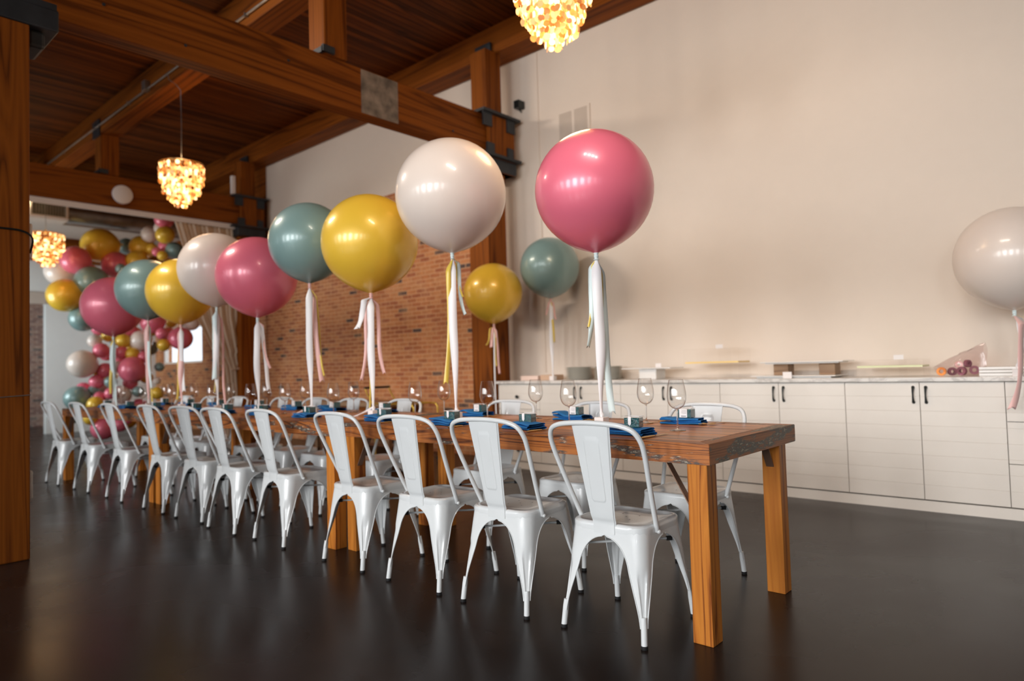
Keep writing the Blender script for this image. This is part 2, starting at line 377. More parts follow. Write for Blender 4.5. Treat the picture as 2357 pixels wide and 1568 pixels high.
for i in range(0, len(edges), 2): bx(b, edges[i], edges[i+1], WALL_L-.12, WALL_L, 0, CEIL)
for wx in wins: bx(b, wx-.8, wx+.8, WALL_L-.12, WALL_L, 0, 1.0); bx(b, wx-.8, wx+.8, WALL_L-.12, WALL_L, 4.1, CEIL)
struct('wall_left', b, M['plaster'])
for i, wx in enumerate(wins): window(i+2, wx-.8, wx+.8, 1.0, 4.1, WALL_L-.06, 3, 4)
b = BM(); bx(b, XB, XB+.15, WALL_L-.2, 6.2, 0, CEIL); struct('wall_back', b, M['plaster'])
b = BM(); bx(b, XE-.15, XE, 3.89, WR+.2, 0, 3.42); bx(b, XE-.15, XE, WALL_L, 3.89, 2.78, 3.42); bx(b, XE-.15, XE, WALL_L, 1.5, 0, 2.78)
bx(b, XE-.15, XE, WALL_L, WR+.2, 3.42, CEIL)
struct('wall_front', b, M['endwall'])
b = BM(); bx(b, XE-.02, XE+.03, 1.5, 3.89, 2.57, 2.8); struct('trim_1', b, M['beige'])
b = BM(); bx(b, -18.6, -18.4, WALL_L, 6.2, 0, CEIL); struct('wall_front_brick', b, M['brickend'])
b = BM(); bx(b, XE, -14.3, WALL_L, WR, 3.9, 4.15); struct('trim_2', b, M['beige'])
b = BM(); bx(b, XE+.0, XE+.18, WALL_L, WR, 3.42, 3.9); struct('trim_3', b, M['beamY'])

# ------------------------------------------------------------------ timber frame
def timber(name, dims, mat, label, cat, group=None, bev=.008):
    b = BM(); bx(b, *dims, bev=bev); o = obj(name, b, mat)
    return setp(o, label, cat, group)
timber('wall_purlin', (-15.8, XB, 5.62, 5.93, 4.66, CEIL), M['beamX'], 'timber purlin running along the top of the white wall', 'beam')
mp = empty('ceiling_purlin', (0, 3.45, 4.6), 0, 'timber purlin down the middle of the ceiling carrying a metal conduit', 'beam')
b = BM(); bx(b, -15.8, XB, -.13, .13, 0, CEIL-4.6, bev=.008); obj('timber', b, M['beamX'], mp)
b = BM(); pts = [(-15, -.15, .10), (-5.3, -.15, .10), (XB-.1, -.15, .10)]; tube(b, pts, .013); obj('conduit', b, M['galv'], mp, True)
b = BM(); bx(b, -9.02, -8.92, -.2, -.13, .07, .2, bev=.008); obj('junction_box', b, M['galv'], mp)
b = BM()
for xx in (-14, -12.4, -10.9, -9.6, -7.6, -6.4, -4.2, -3.1, -1.6, .2, 1.8, 3.5): bx(b, xx-.012, xx+.012, -.168, -.13, .08, .12)
obj('conduit_clip', b, M['galv'], mp)
for yy, lb in ((1.05, 'timber purlin over the left timber column'), (-1.5, 'timber purlin above the middle of the room'), (-3.6, 'timber purlin nearest the street windows')):
    timber('ceiling_purlin', (-15.8, XB, yy-.13, yy+.13, 4.6, CEIL), M['beamX'], lb, 'beam')
def tie_beam(X, z0, z1, near):
    w_ = .17
    t = empty('tie_beam', (X, 0, z0), 0, ('near' if near else 'far')+' timber tie beam crossing the room on '+('the two closest columns' if near else 'the column past the brick wall'), 'beam')
    b = BM(); bx(b, -w_, 0, WALL_L+.05, 5.41, 0, z1-z0, bev=.01); obj('timber', b, M['beamY'], t)
    if near:
        b = BM(); bx(b, -.02, .004, 3.74, 4.17, .01, z1-z0-.01, bev=.002); o = obj('patch_board', b, M['patch'], t); o['label'] = 'weathered grey patch board let into the beam face'
        b = BM()
        for yy, zz in ((1.6, .2), (2.15, .1), (3.0, .26), (4.9, .12), (1.42, .32)): tube(b, [(-.01, yy, zz), (.006, yy, zz)], .011, 8)
        obj('bolt_head', b, M['steel'], t)
    return t
tie_beam(-5.1, 3.45, 3.88, True); tie_beam(-10.8, 3.57, 4.02, False)
# short posts from tie beams to the middle purlin
def king(X, z0, lb, yy=3.45):
    t = empty('short_post', (X-.085, yy, z0), 0, lb, 'post', 'short posts standing on the tie beams')
    b = BM(); bx(b, -.12, .12, -.12, .12, 0, 4.6-z0, bev=.006); obj('timber', b, M['beamZ'], t)
    b = BM(); bx(b, .12, .15, -.15, -.03, 0, .06); bx(b, -.14, .14, -.15, -.12, 0, .05); obj('foot_plate', b, M['steel'], t)
    b = BM(); bx(b, -.14, .14, -.15, -.131, 4.56-z0, 4.6-z0+.2); obj('cap_plate', b, M['steel'], t)
king(-5.1, 3.88, 'short timber post standing on the near tie beam'); king(-10.8, 4.02, 'short timber post standing on the far tie beam')
# wall columns
def wall_column(X, z0, z1, lb, near):
    t = empty('wall_column', (X, 5.55, 0), 0, lb, 'column', 'timber columns against the right wall')
    b = BM(); bx(b, -.30, 0, -.15, .15, 0, z0-.2, bev=.01); obj('shaft', b, M['beamZ'], t)
    b = BM(); bx(b, -.26, .05, -.14, .28, z0-.2, z1, bev=.008); obj('beam_seat_block', b, M['beamZ'], t)
    b = BM(); bx(b, -.26, -.02, -.10, .15, z1, 4.66, bev=.008); obj('upper_post', b, M['beamZ'], t)
    k_ = BM()
    bx(k_, -.33, .10, -.27, .34, z1, z1+.03); bx(k_, .05, .07, -.25, -.11, z1-.15, z1); bx(k_, .05, .07, .14, .27, z1-.15, z1)
    obj('upper_bracket', k_, M['steel'], t)
    k_ = BM()
    bx(k_, -.33, .10, -.28, .34, z0-.05, z0-.02); bx(k_, .05, .07, -.20, -.08, z0-.02, z0+.10); bx(k_, .05, .07, .14, .24, z0-.02, z0+.10)
    bx(k_, -.3, .06, -.2, .3, z0-.20, z0-.05, bev=.02)
    obj('lower_bracket', k_, M['steel'], t)
    k_ = BM(); bx(k_, -.30, -.06, .035, .065, 4.5, 4.78); 
    bmesh.ops.translate(k_, vec=(0, 0, 0), verts=k_.verts)
    for v in k_.verts: v.co.y -= .03-.02
    obj('purlin_plate', k_, M['steel'], t)
wall_column(-5.1, 3.45, 3.88, 'timber wall column with dark steel brackets, between brick and white wall', True)
wall_column(-10.8, 3.57, 4.02, 'timber wall column at the far end of the brick wall, beside the curtain', False)
t = empty('timber_column', (-5.08, .965, 0), 0, 'thick timber column at the left edge, its foot on the floor', 'column')
b = BM(); bx(b, -.165, .165, -.165, .165, 0, 3.27, bev=.008); obj('shaft', b, M['beamZ'], t)
b = BM(); bx(b, -.19, .175, -.6, .32, 3.27, 3.41, bev=.01); bx(b, -.12, .12, .166, .26, 3.16, 3.27, bev=.02); bx(b, .13, .165, -.6, .31, 3.41, 3.45)
obj('steel_bracket', b, M['steel'], t)
b = BM(); tube(b, [(.17*math.cos(a)*1.0 if False else 0, 0, 0) for a in (0, 1)], .001) if False else None
ring = [(.17, -.17, 1.99), (.17, 0, 1.985), (.172, .12, 1.98), (.165, .178, 1.94), (.1, .18, 1.86)]
tube(b, catmull(ring, 5), .006, 8); obj('cable', b, M['black'], t, True)
b = BM(); tube(b, [(.168, -.168, .97), (.168, .168, .985)], .003, 6); obj('thin_wire', b, M['galv'], t)
b = BM(); bx(b, -.04, .08, .165, .20, 1.83, 2.05, bev=.01); o = obj('outlet_box', b, M['card'], t); o['label'] = 'white outlet box'
b = BM(); bx(b, -.04, .08, .165, .20, .34, .52, bev=.012); o = obj('outlet_box', b, M['plate'], t); o['label'] = 'grey outlet box'
# far beam disc, conduit strip, spot lamp
b = BM(); lathe(b, [(0, .05), (.09, .048), (.135, .03), (.14, 0)], 32); bmesh.ops.rotate(b, cent=(0, 0, 0), matrix=Matrix.Rotation(PI/2, 3, 'Y'), verts=b.verts)
setp(obj('smoke_alarm', b, M['card'], None, True, (-10.8, 3.62, 3.76)), 'round white disc fixed on the far tie beam', 'alarm')
b = BM(); bx(b, -.03, .03, -.03, .03, 0, .3, bev=.004)
setp(obj('light_strip', b, M['card'], None, False, (-10.76, 5.28, 4.05)), 'slim white upright strip beside the far column top', 'light')

# ------------------------------------------------------------------ alcove ceiling ducts, curtain, track
t = empty('air_duct', (-13.4, 0, 3.78), 0, 'boxy metal air duct with square grille and round pipe beyond far beam', 'duct')
b = BM(); bx(b, -.3, .1, 1.2, 3.62, 0, .36, bev=.01); obj('duct_box', b, M['beige'], t)
b = BM(); bx(b, .1, .13, 3.05, 3.08, .02, .33); bx(b, .1, .13, 3.57, 3.6, .02, .33); bx(b, .1, .13, 3.08, 3.57, .02, .05); bx(b, .1, .13, 3.08, 3.57, .30, .33)
obj('grille_frame', b, M['card'], t)
b = BM(); bx(b, .1, .104, 3.08, 3.57, .05, .30)
obj('grille_back', b, M['black'], t)
b = BM()
for i in range(12): y = 3.10+i*.04; bx(b, .104, .112, y, y+.006, .05, .30)
for i in range(6): z = .07+i*.04; bx(b, .104, .112, 3.08, 3.57, z, z+.006)
obj('grille_mesh', b, M['plate'], t)
b = BM(); tube(b, [(-.1, 3.62, .18), (-.1, 5.9, .18)], .17, 24); 
for yy in (3.66, 4.3, 4.95, 5.5): tube(b, [(-.1, yy, .18), (-.1, yy+.04, .18)], .18, 24)
obj('round_pipe', b, M['galv'], t, True)
b = BM(); lathe(b, [(0, -.05), (.035, -.035), (.045, 0), (.03, .04), (.015, .06), (.015, .10), (0, .10)], 16)
setp(obj('spot_lamp', b, M['bulb'], None, True, (-13.26, 2.98, 4.04)), 'small glowing lamp beside the duct grille', 'lamp')
b = BM(); bx(b, -.05, .04, -4.4, 5.62, 0, .05); bx(b, .02, .04, -4.4, 5.62, -.03, .0)
setp(obj('curtain_track', b, M['card'], None, False, (-10.9, 0, 3.52)), 'white curtain track under the far tie beam', 'curtain track')
t = empty('curtain', (-10.95, 5.3, 0), 0, 'cream linen curtain swept to the right beside the far column', 'curtain')
def lefty(z):
    P_ = [(3.55, 4.41), (3.04, 4.57), (2.49, 4.67), (2.0, 4.74), (1.64, 4.905), (1.18, 5.15), (.8, 5.19), (.03, 5.14)]
    for (a, ya), (c, yc) in zip(P_, P_[1:]):
        if c <= z <= a: return ya+(yc-ya)*(a-z)/(a-c)
    return P_[-1][1] if z < .03 else P_[0][1]
def cur(u, v):
    z = .03+v*3.49; y0 = lefty(z); y1 = 5.60 if z > 1.4 else 5.55
    am = .017*min(1, (y1-y0)/.8+.25)
    y = y0+(y1-y0)*u
    return (-10.95-.0+am*math.sin(u*2*PI*17+math.sin(v*3)*1.2)+.015*math.sin(u*37+v*5)-5.3*0, y-5.3, z)
b = BM(); grid(b, lambda u, v: (cur(u, v)[0]+10.95, cur(u, v)[1], cur(u, v)[2]), 180, 60)
o = obj('cloth', b, M['curtain'], t, True); md = o.modifiers.new('thick', 'SOLIDIFY'); md.thickness = .003
b = BM(); tube(b, [(.06, -.05, 1.15), (.075, .12, 1.17), (.06, .27, 1.2)], .012, 8); obj('tieback', b, M['curtain'], t, True)

# ------------------------------------------------------------------ white cabinets, counter
CY = 5.368
joints = [-4.98, -4.41, -3.925, -3.44, -2.955, -2.47, -1.985, -1.50, -1.02, -.54, .02, .5, .98]
cabs = [(-4.98, -4.41, 'd'), (-4.41, -3.44, 'p'), (-3.44, -2.47, 'p'), (-2.47, -1.50, 'p'), (-1.50, -.54, 'p'), (-.54, .02, 'd3'), (.02, .98, 'p'), (.98, 1.94, 'p')]
clab = ['white cabinet of drawers with black knobs at the left end of the counter', 'white double cabinet below the plate stacks, right of the knob drawers', 'white double cabinet below the yellow-banded clear riser', 'white double cabinet below the walnut tiered platter stand', 'white double cabinet below the clear plastic bag', 'white drawer cabinet at the right edge of the photo', 'white double cabinet just past the right drawer cabinet', 'white double cabinet last on the right of the counter']
def door_bm(x0, x1, z0, z1, th=.02):
    b = BM(); prof = [(0, z0), (-th, z0)]; z = z1
    zs = []
    g = .885-.098
    while g > z0+.02:
        if g < z1-.02: zs.append(g)
        g -= .1005
    for g in sorted(zs): prof += [(-th, g-.002), (-th+.004, g-.001), (-th+.004, g+.001), (-th, g+.002)]
    prof += [(-th, z1), (0, z1)]
    A = [b.verts.new((x0, y, zz)) for y, zz in prof]; B = [b.verts.new((x1, y, zz)) for y, zz in prof]
    for i in range(len(prof)):
        j = (i+1) % len(prof); b.faces.new((A[i], A[j], B[j], B[i]))
    b.faces.new(A); b.faces.new(list(reversed(B)))
    return b
def pull(parent, x, z):
    b = BM(); P_ = [(x, -.022, z+.052), (x+.001, -.036, z+.045), (x, -.040, z+.02), (x, -.041, z), (x, -.040, z-.02), (x+.001, -.036, z-.045), (x, -.022, z-.052)]
    pp = catmull(P_, 4); n_ = len(pp); rr = [.0115-.0065*math.sin(PI*i/(n_-1)) for i in range(n_)]
    tube(b, pp, rr, 8); o = obj('handle', b, M['black'], parent, True); o['label'] = 'black bar handle'
for i, (x0, x1, kd) in enumerate(cabs):
    t = empty('cabinet', (x0, CY+.02, 0), 0, clab[i], 'cabinet', 'white cabinets along the right wall'); wdt = x1-x0
    b = BM(); bx(b, .002, wdt-.002, 0, .55, .085, .885); o = obj('carcass', b, M['cab'], t)
    b = BM(); bx(b, .004, wdt-.004, -.003, -.0005, .09, .88); obj('shadow_gap', b, M['gap'], t)
    b = BM(); bx(b, 0, wdt, -.012, .5, 0, .072); obj('plinth', b, M['cab'], t)
    g = .0022
    if kd == 'p':
        h = wdt/2
        for s_, (a, c) in enumerate(((g, h-g), (h+g, wdt-g))):
            d = obj('door', door_bm(a, c, .083, .882), M['cab'], t); 
            d.location = (0, -.001, 0)
            pull(d, (c-.036) if s_ == 0 else (a+.036), .798)
    else:
        sp = [(.083, .355), (.360, .626), (.631, .882)] if kd == 'd3' else [(.083, .315), (.32, .62), (.625, .882)]
        for a, c in sp:
            d = obj('drawer', door_bm(g, wdt-g, a, c), M['cab'], t); d.location = (0, -.001, 0)
            if kd == 'd':
                b = BM(); lathe(b, [(0, .03), (.016, .028), (.019, .018), (.009, .008), (.008, 0)], 16); bmesh.ops.rotate(b, cent=(0, 0, 0), matrix=Matrix.Rotation(PI/2, 3, 'X'), verts=b.verts)
                bmesh.ops.translate(b, vec=(wdt*.48, -.02, (a+c)/2), verts=b.verts); obj('knob', b, M['black'], d, True)
b = BM(); bx(b, -5.0, 1.96, CY-.022, WR, .888, .918, bev=.004)
setp(obj('countertop', b, M['marble']), 'long white marble countertop over the white cabinets', 'countertop')
CT = .918

# ------------------------------------------------------------------ things on the wall
t = empty('wall_vent', (-4.29, WR, 3.5), 0, 'pale grey two-panel air vent high on the white wall', 'vent')
b = BM(); bx(b, -.22, .22, -.015, 0, 0, .37, bev=.004); obj('vent_frame', b, M['plaster'], t)
b = BM()
for s_ in (-1, 1):
    c0 = s_*.103
    for i in range(22): bx(b, c0-.085, c0+.085, -.02, -.016, .03+i*.0145, .038+i*.0145)
obj('louvre', b, M['beige'], t)
t = empty('wall_speaker', (-5.02, WR-.06, 4.1), 0, 'small black box fixed high on the wall beside column', 'speaker')
b = BM(); bx(b, -.04, .04, -.05, .06, -.05, .04, bev=.006); obj('housing', b, M['black'], t)
b = BM(); tube(b, [(0, .0, -.05), (.0, .04, -.08)], .008, 8); obj('wall_arm', b, M['black'], t)
b = BM(); tube(b, [(-4.78, WR-.008, 4.65), (-4.78, WR-.008, 1.0)], .004, 6)
setp(obj('wall_cable', b, M['plaster']), 'thin painted cable running down the white wall by the column', 'cable')

# ------------------------------------------------------------------ farm tables
def farm_table(x1, y0, L, W_, rz, label, th=.0805, H=.76):
    """local origin at near right corner on the floor; table runs to -x, depth +y"""
    t = empty('farm_table', (x1, y0, 0), rz, label, 'table', 'long row of wooden tables')
    fb = .07
    b = BM(); n = 6; wpl = (W_-2*fb)/n
    for i in range(n): bx(b, -L+fb+.001, -fb-.001, fb+i*wpl+.0008, fb+(i+1)*wpl-.0008, H-.04, H-.0006*(i % 2), bev=.0012)
    obj('tabletop', b, M['top'], t)
    def miter(pts_top, name, mat):
        b = BM(); A = [b.verts.new((x, y, H-th)) for x, y in pts_top]; B = [b.verts.new((x, y, H)) for x, y in pts_top]
        for i in range(4): b.faces.new((A[i], A[(i+1) % 4], B[(i+1) % 4], B[i]))
        b.faces.new(A); b.faces.new(list(reversed(B)))
        bmesh.ops.bevel(b, geom=b.edges[:], offset=.002, segments=2, affect='EDGES')
        return obj(name, b, mat, t)
    miter([(0, 0), (-L, 0), (-L+fb, fb), (-fb, fb)], 'edge_board', M['edge'])
    miter([(0, W_), (-L, W_), (-L+fb, W_-fb), (-fb, W_-fb)], 'edge_board', M['edge'])
    miter([(0, 0), (0, W_), (-fb, W_-fb), (-fb, fb)], 'edge_board', M['edgey'])
    miter([(-L, 0), (-L, W_), (-L+fb, W_-fb), (-L+fb, fb)], 'edge_board', M['edgey'])
    lw = .082
    for sx in (0, 1):
        for sy in (0, 1):
            xx = -.015-lw if sx == 0 else -L+.015; yy = 0.002 if sy == 0 else W_-lw-.09*(1 if sx == 0 else 1)
            b = BM(); bx(b, 0, lw, 0, lw, 0, H-th, bev=.003); lg = obj('leg', b, M['leg'], t, False, (xx, yy, 0))
            d = 1 if sx else -1
            b = BM(); xs = lw if sx else 0
            if sy == 0:
                ln = math.hypot(.10, .17); an = math.atan2(.17, .10)
                bx(b, -ln/2, ln/2, .02, .055, -.002, .002, rot=Matrix.Rotation(-an*d, 3, 'Y'), piv=(0, 0, 0))
                bmesh.ops.translate(b, vec=(xs+d*.05, 0, H-th-.088), verts=b.verts[:])
                bx(b, min(xs, xs+d*.13), max(xs, xs+d*.13), .02, .055, H-th-.004, H-th-.0005)
            else:
                ln = math.hypot(.06, .10); an = math.atan2(.10, .06)
                bx(b, .02, .055, -ln/2, ln/2, -.002, .002, rot=Matrix.Rotation(-an, 3, 'X'), piv=(0, 0, 0))
                bmesh.ops.translate(b, vec=(0, -.030, H-th-.052), verts=b.verts[:])
                bx(b, .02, .055, -.08, -.001, H-th-.004, H-th-.0005)
            obj('corner_brace', b, M['brace'], lg)
    return t
TA = .024
farm_table(-1.157, 2.404, 2.363, .913, 0, 'reclaimed wood table nearest the camera, weathered paint on its end')
farm_table(-3.54, 2.352, 2.59, .91, TA, 'reclaimed wood table in the middle of the row')
farm_table(-6.15, 2.288, 2.32, .91, TA, 'reclaimed wood table at the far end of the row')

# ------------------------------------------------------------------ metal chair
def outline(ax, ay, r, s):
    """s measured along the edge from the middle of the (+,+) corner arc; positive heads to -x along the y side"""
    h = r*PI/4
    if abs(s) <= h:
        a = s/r+PI/4; return (ax-r+r*math.cos(a), ay-r+r*math.sin(a))
    if s > h: return (ax-r-(s-h), ay)
    return (ax, ay-r-(-s-h))
def make_chair():
    t = empty('metal_chair', (0, 0, 0), 0, 'white metal cafe chair', 'chair')
    ZT = .424
    # seat pan
    b = BM(); rings = []
    spec = [(.172, .168, .060, .402), (.173, .169, .060, .420), (.172, .168, .058, .432), (.166, .162, .056, .4385), (.156, .152, .052, .440), (.148, .144, .048, .437), (.142, .138, .046, .434), (.09, .09, .035, .4335), (.04, .04, .02, .433)]
    for ax, ay, r, z in spec:
        ring = []
        for sx, sy in ((1, 1), (-1, 1), (-1, -1), (1, -1)):
            hx = (ax-r)+r*PI/4; hy = (ay-r)+r*PI/4; pts = []
            for i in range(12):
                s_ = -hy+(hx+hy)*i/12 if sx*sy > 0 else -hx+(hx+hy)*i/12
                if sx*sy > 0: x, y = outline(ax, ay, r, s_)
                else: y, x = outline(ay, ax, r, s_)
                pts.append((x*sx, y*sy, z))
            ring += pts
        rings.append([b.verts.new(p) for p in ring])
    for A, B in zip(rings, rings[1:]):
        for i in range(len(A)):
            j = (i+1) % len(A); b.faces.new((A[i], A[j], B[j], B[i]))
    b.faces.new(rings[-1])
    for i in range(-1, 2):
        for j in range(-1, 2):
            if (i+j) % 2 == 0:
                v = [b.verts.new((i*.04+.0035*math.cos(a*PI/4), j*.04+.0035*math.sin(a*PI/4), .4343)) for a in range(8)]
                f = b.faces.new(v); f.material_index = 1
    obj('seat', b, [M['chair'], M['hole']], t, True)
    # legs pressed from sheet: wide skirt at the top, arches between them
    full_z, zs = .388, .285
    rows = [.424, .412, .400, .392, .3875, .383, .377, .370, .362, .352, .340, .328, .315, .300, .285, .268, .25, .23, .21, .19, .17, .15, .13, .11, .095, .085, .078, .072]
    def leg(sx, sy):
        b = BM(); V = []; nc = 21
        eL, eR = [], []
        for z in rows:
            kk = (ZT-z)/ZT
            ax = .170+.030*kk; ay = .166+.052*kk; r = .058-.026*kk
            hx = (ax-r)+r*PI/4; hy = (ay-r)+r*PI/4
            wl = .014+(.062-.014)*sm(.06, .34, z)
            if z >= full_z: wx_, wy_ = hx, hy
            elif z > zs:
                q = (z-zs)/(full_z-zs); e = 1-math.sqrt(max(0, 1-q*q)); wx_ = wl+(hx-wl)*e; wy_ = wl+(hy-wl)*e
            else: wx_ = wy_ = wl
            row = []
            for i in range(nc):
                tt = -1+2*i/(nc-1); s_ = tt*(wx_ if tt > 0 else wy_)
                x, y = outline(ax, ay, r, s_)
                pd = .0055*sm(.085, .10, z)*(1-sm(.255, .275, z))*(1-sm(.20, .42, abs(tt)))
                x -= pd*.7071; y -= pd*.7071
                row.append(b.verts.new((x*sx, y*sy, z)))
            V.append(row)
            if z <= full_z: eL.append(row[0].co.copy()); eR.append(row[-1].co.copy())
        for A, B in zip(V, V[1:]):
            for i in range(nc-1): b.faces.new((A[i], A[i+1], B[i+1], B[i]))
        for e in (eL, eR): tube(b, e, .0026, 6)
        # round foot
        fx0, fy0 = (.170+.030*(ZT-.10)/ZT-.013), (.166+.052*(ZT-.10)/ZT-.013)
        fx1, fy1 = .186, .206
        tube(b, [(fx0*sx, fy0*sy, .112), (fx0*sx+(fx1-fx0)*sx*.25, fy0*sy+(fy1-fy0)*sy*.25, .085), (fx1*sx, fy1*sy, .010)], [.0105, .0122, .0122], 14)
        o = obj('leg', b, M['chair'], t, True)
        b = BM(); lathe(b, [(0, 0), (.0125, 0), (.0138, .003), (.0138, .012), (.012, .014)], 14, (fx1*sx, fy1*sy)); obj('rubber_foot', b, M['rubber'], o, True)
    for sx in (-1, 1):
        for sy in (-1, 1): leg(sx, sy)
    # back rail
    half = [(.174, -.060, .408), (.178, -.068, .43), (.190, -.115, .53), (.204, -.165, .64), (.213, -.200, .72), (.212, -.224, .775), (.192, -.243, .815), (.150, -.253, .834), (.09, -.257, .842)]
    pts = half+[(0, -.258, .845)]+[(-x, y, z) for x, y, z in reversed(half)]
    b = BM(); tube(b, catmull(pts, 5), .0105, 12)
    for s_ in (-1, 1):
        bmesh.ops.create_icosphere(b, subdivisions=2, radius=.009, matrix=Matrix.Translation((s_*.183, -.060, .408)))
    obj('back_frame', b, M['chair'], t, True)
    # pressed centre splat
    path = [(-.252, .840), (-.226, .70), (-.203, .58), (-.188, .50), (-.180, .465), (-.172, .445), (-.171, .425), (-.171, .398)]
    pc = catmull([(0, y, z) for y, z in path], 8)
    def sp(u, v):
        f = v*(len(pc)-1); i = min(int(f), len(pc)-2); p = pc[i].lerp(pc[i+1], f-i); z = p.z
        hw = .052+(.087-.052)*max(0, (z-.43)/.41)
        x = (u*2-1)*hw
        # raised outline of the pressed panel
        hx, zc, hz = .030+.012*(z-.5), .655, .125
        qx, qz = abs(x)-hx+.012, abs(z-zc)-hz+.012
        d = math.hypot(max(qx, 0), max(qz, 0))+min(max(qx, qz), 0)-.012
        y = p.y-.0026*sm(.0035, -.0005, d)-(.004 if abs(u*2-1) > .97 else 0)*0
        edge = sm(.93, 1.0, abs(u*2-1)); y += .006*edge-.004*(1-(u*2-1)**2)
        return (x, y, z)
    b = BM(); grid(b, sp, 91, 130)
    for u in (0, 1): tube(b, [sp(u, q/24) for q in range(25)], .0022, 6)
    obj('backrest', b, M['chair'], t, True)
    # crossed brace rods
    b = BM()
    for s_, zz in ((1, .335), (-1, .346)): tube(b, [(-.148*s_, -.152, zz), (.148*s_, .152, zz)], .005, 8)
    br = obj('brace', b, M['chair'], t, True)
    b = BM()
    for sx in (-1, 1):
        for sy in (-1, 1):
            bx(b, -.012, .012, -.007, .007, -.008, .008, rot=Matrix.Rotation(math.atan2(.168*sy, .162*sx), 3, 'Z'))
            for v in b.verts[-8:]: v.co += Vector((.125*sx, .130*sy, .335 if sx*sy > 0 else .346))
    obj('rubber_clip', b, M['rubber'], br)
    return t
chair = make_chair()
NC = [(-1.558, 2.237), (-2.113, 2.200), (-2.642, 2.183), (-3.226, 2.181), (-4.028, 2.181), (-4.626, 2.154), (-5.200, 2.172), (-5.789, 2.150), (-6.621, 2.137), (-7.443, 2.116), (-8.220, 2.077)]
NA = [1.0, 2.0, 1.5, -1, -1, 1, 5, 1, 0, 1.5, 1.5]
for i, (x, y) in enumerate(NC):
    extra = ['closest to camera', 'second from near end', 'third from near end', 'fourth from near end'][i] if i < 4 else ('farthest away' if i == 10 else ordn(i)+' from near end')
    place(chair, i == 0, (x, y+.205, 0), math.radians(NA[i]), 'white metal chair, near side of tables, back to us, '+extra, 'white chairs on the near side of the tables')
FCH = [(-1.63, 3.125), (-2.30, 3.115), (-3.02, 3.13), (-4.05, 3.06), (-4.68, 3.05), (-5.22, 3.04), (-5.76, 3.03), (-6.55, 3.0), (-7.15, 2.99), (-7.75, 2.98)]
for i, (x, y) in enumerate(FCH):
    place(chair, False, (x, y, 0), PI+math.radians(random.uniform(-2.5, 2.5)), 'white metal chair tucked in from the wall side, '+('nearest the camera' if i == 0 else ordn(i)+' from near end'), 'white chairs on the wall side of the tables')

# ------------------------------------------------------------------ wine glasses
def make_glass():
    t = empty('wine_glass', (0, 0, 0), 0, 'clear wine glass', 'wine glass')
    out = [(.004, .098), (.016, .1015), (.030, .112), (.0395, .129), (.0435, .148), (.0432, .168), (.0402, .192), (.0352, .218), (.0325, .232)]
    p = catmull([(r, 0, z) for r, z in out], 4)
    b = BM(); prof = [(q.x, q.z) for q in p]; lathe(b, prof, 40)
    tube(b, [(.0325*math.cos(a*PI/20), .0325*math.sin(a*PI/20), .232) for a in range(40)], .0008, 6, closed=True)
    obj('bowl', b, M['bowl'], t, True)
    b = BM(); p = catmull([(r, 0, z) for r, z in [(.0008, .1005), (.006, .0975), (.0040, .090), (.0034, .06), (.0036, .022), (.006, .011), (.014, .006), (.030, .0032), (.0355, .0022), (.0355, .0006), (.030, 0)]], 4)
    lathe(b, [(0, .1005)]+[(max(q.x, .0003), max(q.z, 0)) for q in p]+[(0, 0)], 32); obj('stem', b, M['stem'], t, True)
    return t
GN = [(-1.505, 2.815), (-2.132, 2.83), (-2.718, 2.83), (-3.357, 2.83), (-4.164, 2.759), (-4.791, 2.744), (-5.306, 2.731), (-5.971, 2.715), (-6.786, 2.696), (-7.456, 2.68), (-8.026, 2.666)]
GF = [(-1.835, 3.10), (-2.594, 3.12), (-3.399, 3.12), (-4.325, 3.045), (-4.971, 3.029), (-5.57, 3.015), (-6.201, 3.0), (-6.954, 2.982), (-7.601, 2.966)]
gl = make_glass(); TZ = .7601
for i, (x, y) in enumerate(GN):
    place(gl, i == 0, (x, y, TZ), random.uniform(0, 6), 'wine glass of the near-side row on the tables, '+('closest to camera' if i == 0 else ordn(i)+' from near end'), 'wine glasses of the near-side places')
for i, (x, y) in enumerate(GF):
    place(gl, False, (x, y, TZ), random.uniform(0, 6), 'wine glass of the wall-side row on the tables, '+('closest to camera' if i == 0 else ordn(i)+' from near end'), 'wine glasses of the wall-side places')

# ------------------------------------------------------------------ napkins, boxes, cutlery
def make_napkin(seed, puff):
    R_ = random.Random(seed); b = BM(); z = .0
    for L_ in range(3):
        hw, hd = .105-.004*L_, .062-.002*L_; th = .0105; a0 = R_.uniform(-.05, .05); dx, dy = R_.uniform(-.008, .008), R_.uniform(-.006, .006)
        ph = R_.uniform(0, 6); lift = ((.034 if puff else .012) if L_ >= 1 else .003)
        zz = z
        def f(u, v, s_):
            x = (u*2-1)*hw; y = (v*2-1)*hd
            ex = sm(0, .12, min(u, 1-u)) if True else 1; ey = sm(0, .12, min(v, 1-v))
            prof = math.sqrt(max(0, 1-(1-ey)**2))
            wv = .0022*math.sin(x*38+ph)*math.cos(y*30+ph)+lift*(.5+.5*math.sin(u*PI*1.3+ph))*(sm(.55, 1, u) if puff else sm(.0, .5, 1-u))*(L_/2)
            zc = zz+th/2+wv+.0035*L_*0
            y += .004*math.sin(x*25+ph)
            return ((x*math.cos(a0)-y*math.sin(a0))+dx, (x*math.sin(a0)+y*math.cos(a0))+dy, max(.0002, zc+s_*th/2*prof))
        for s_ in (1, -1): grid(b, lambda u, v: f(u, v, s_), 22, 14)
        z += th*.9
    bmesh.ops.remove_doubles(b, verts=b.verts, dist=.0001)
    return b
nap_meshes = []
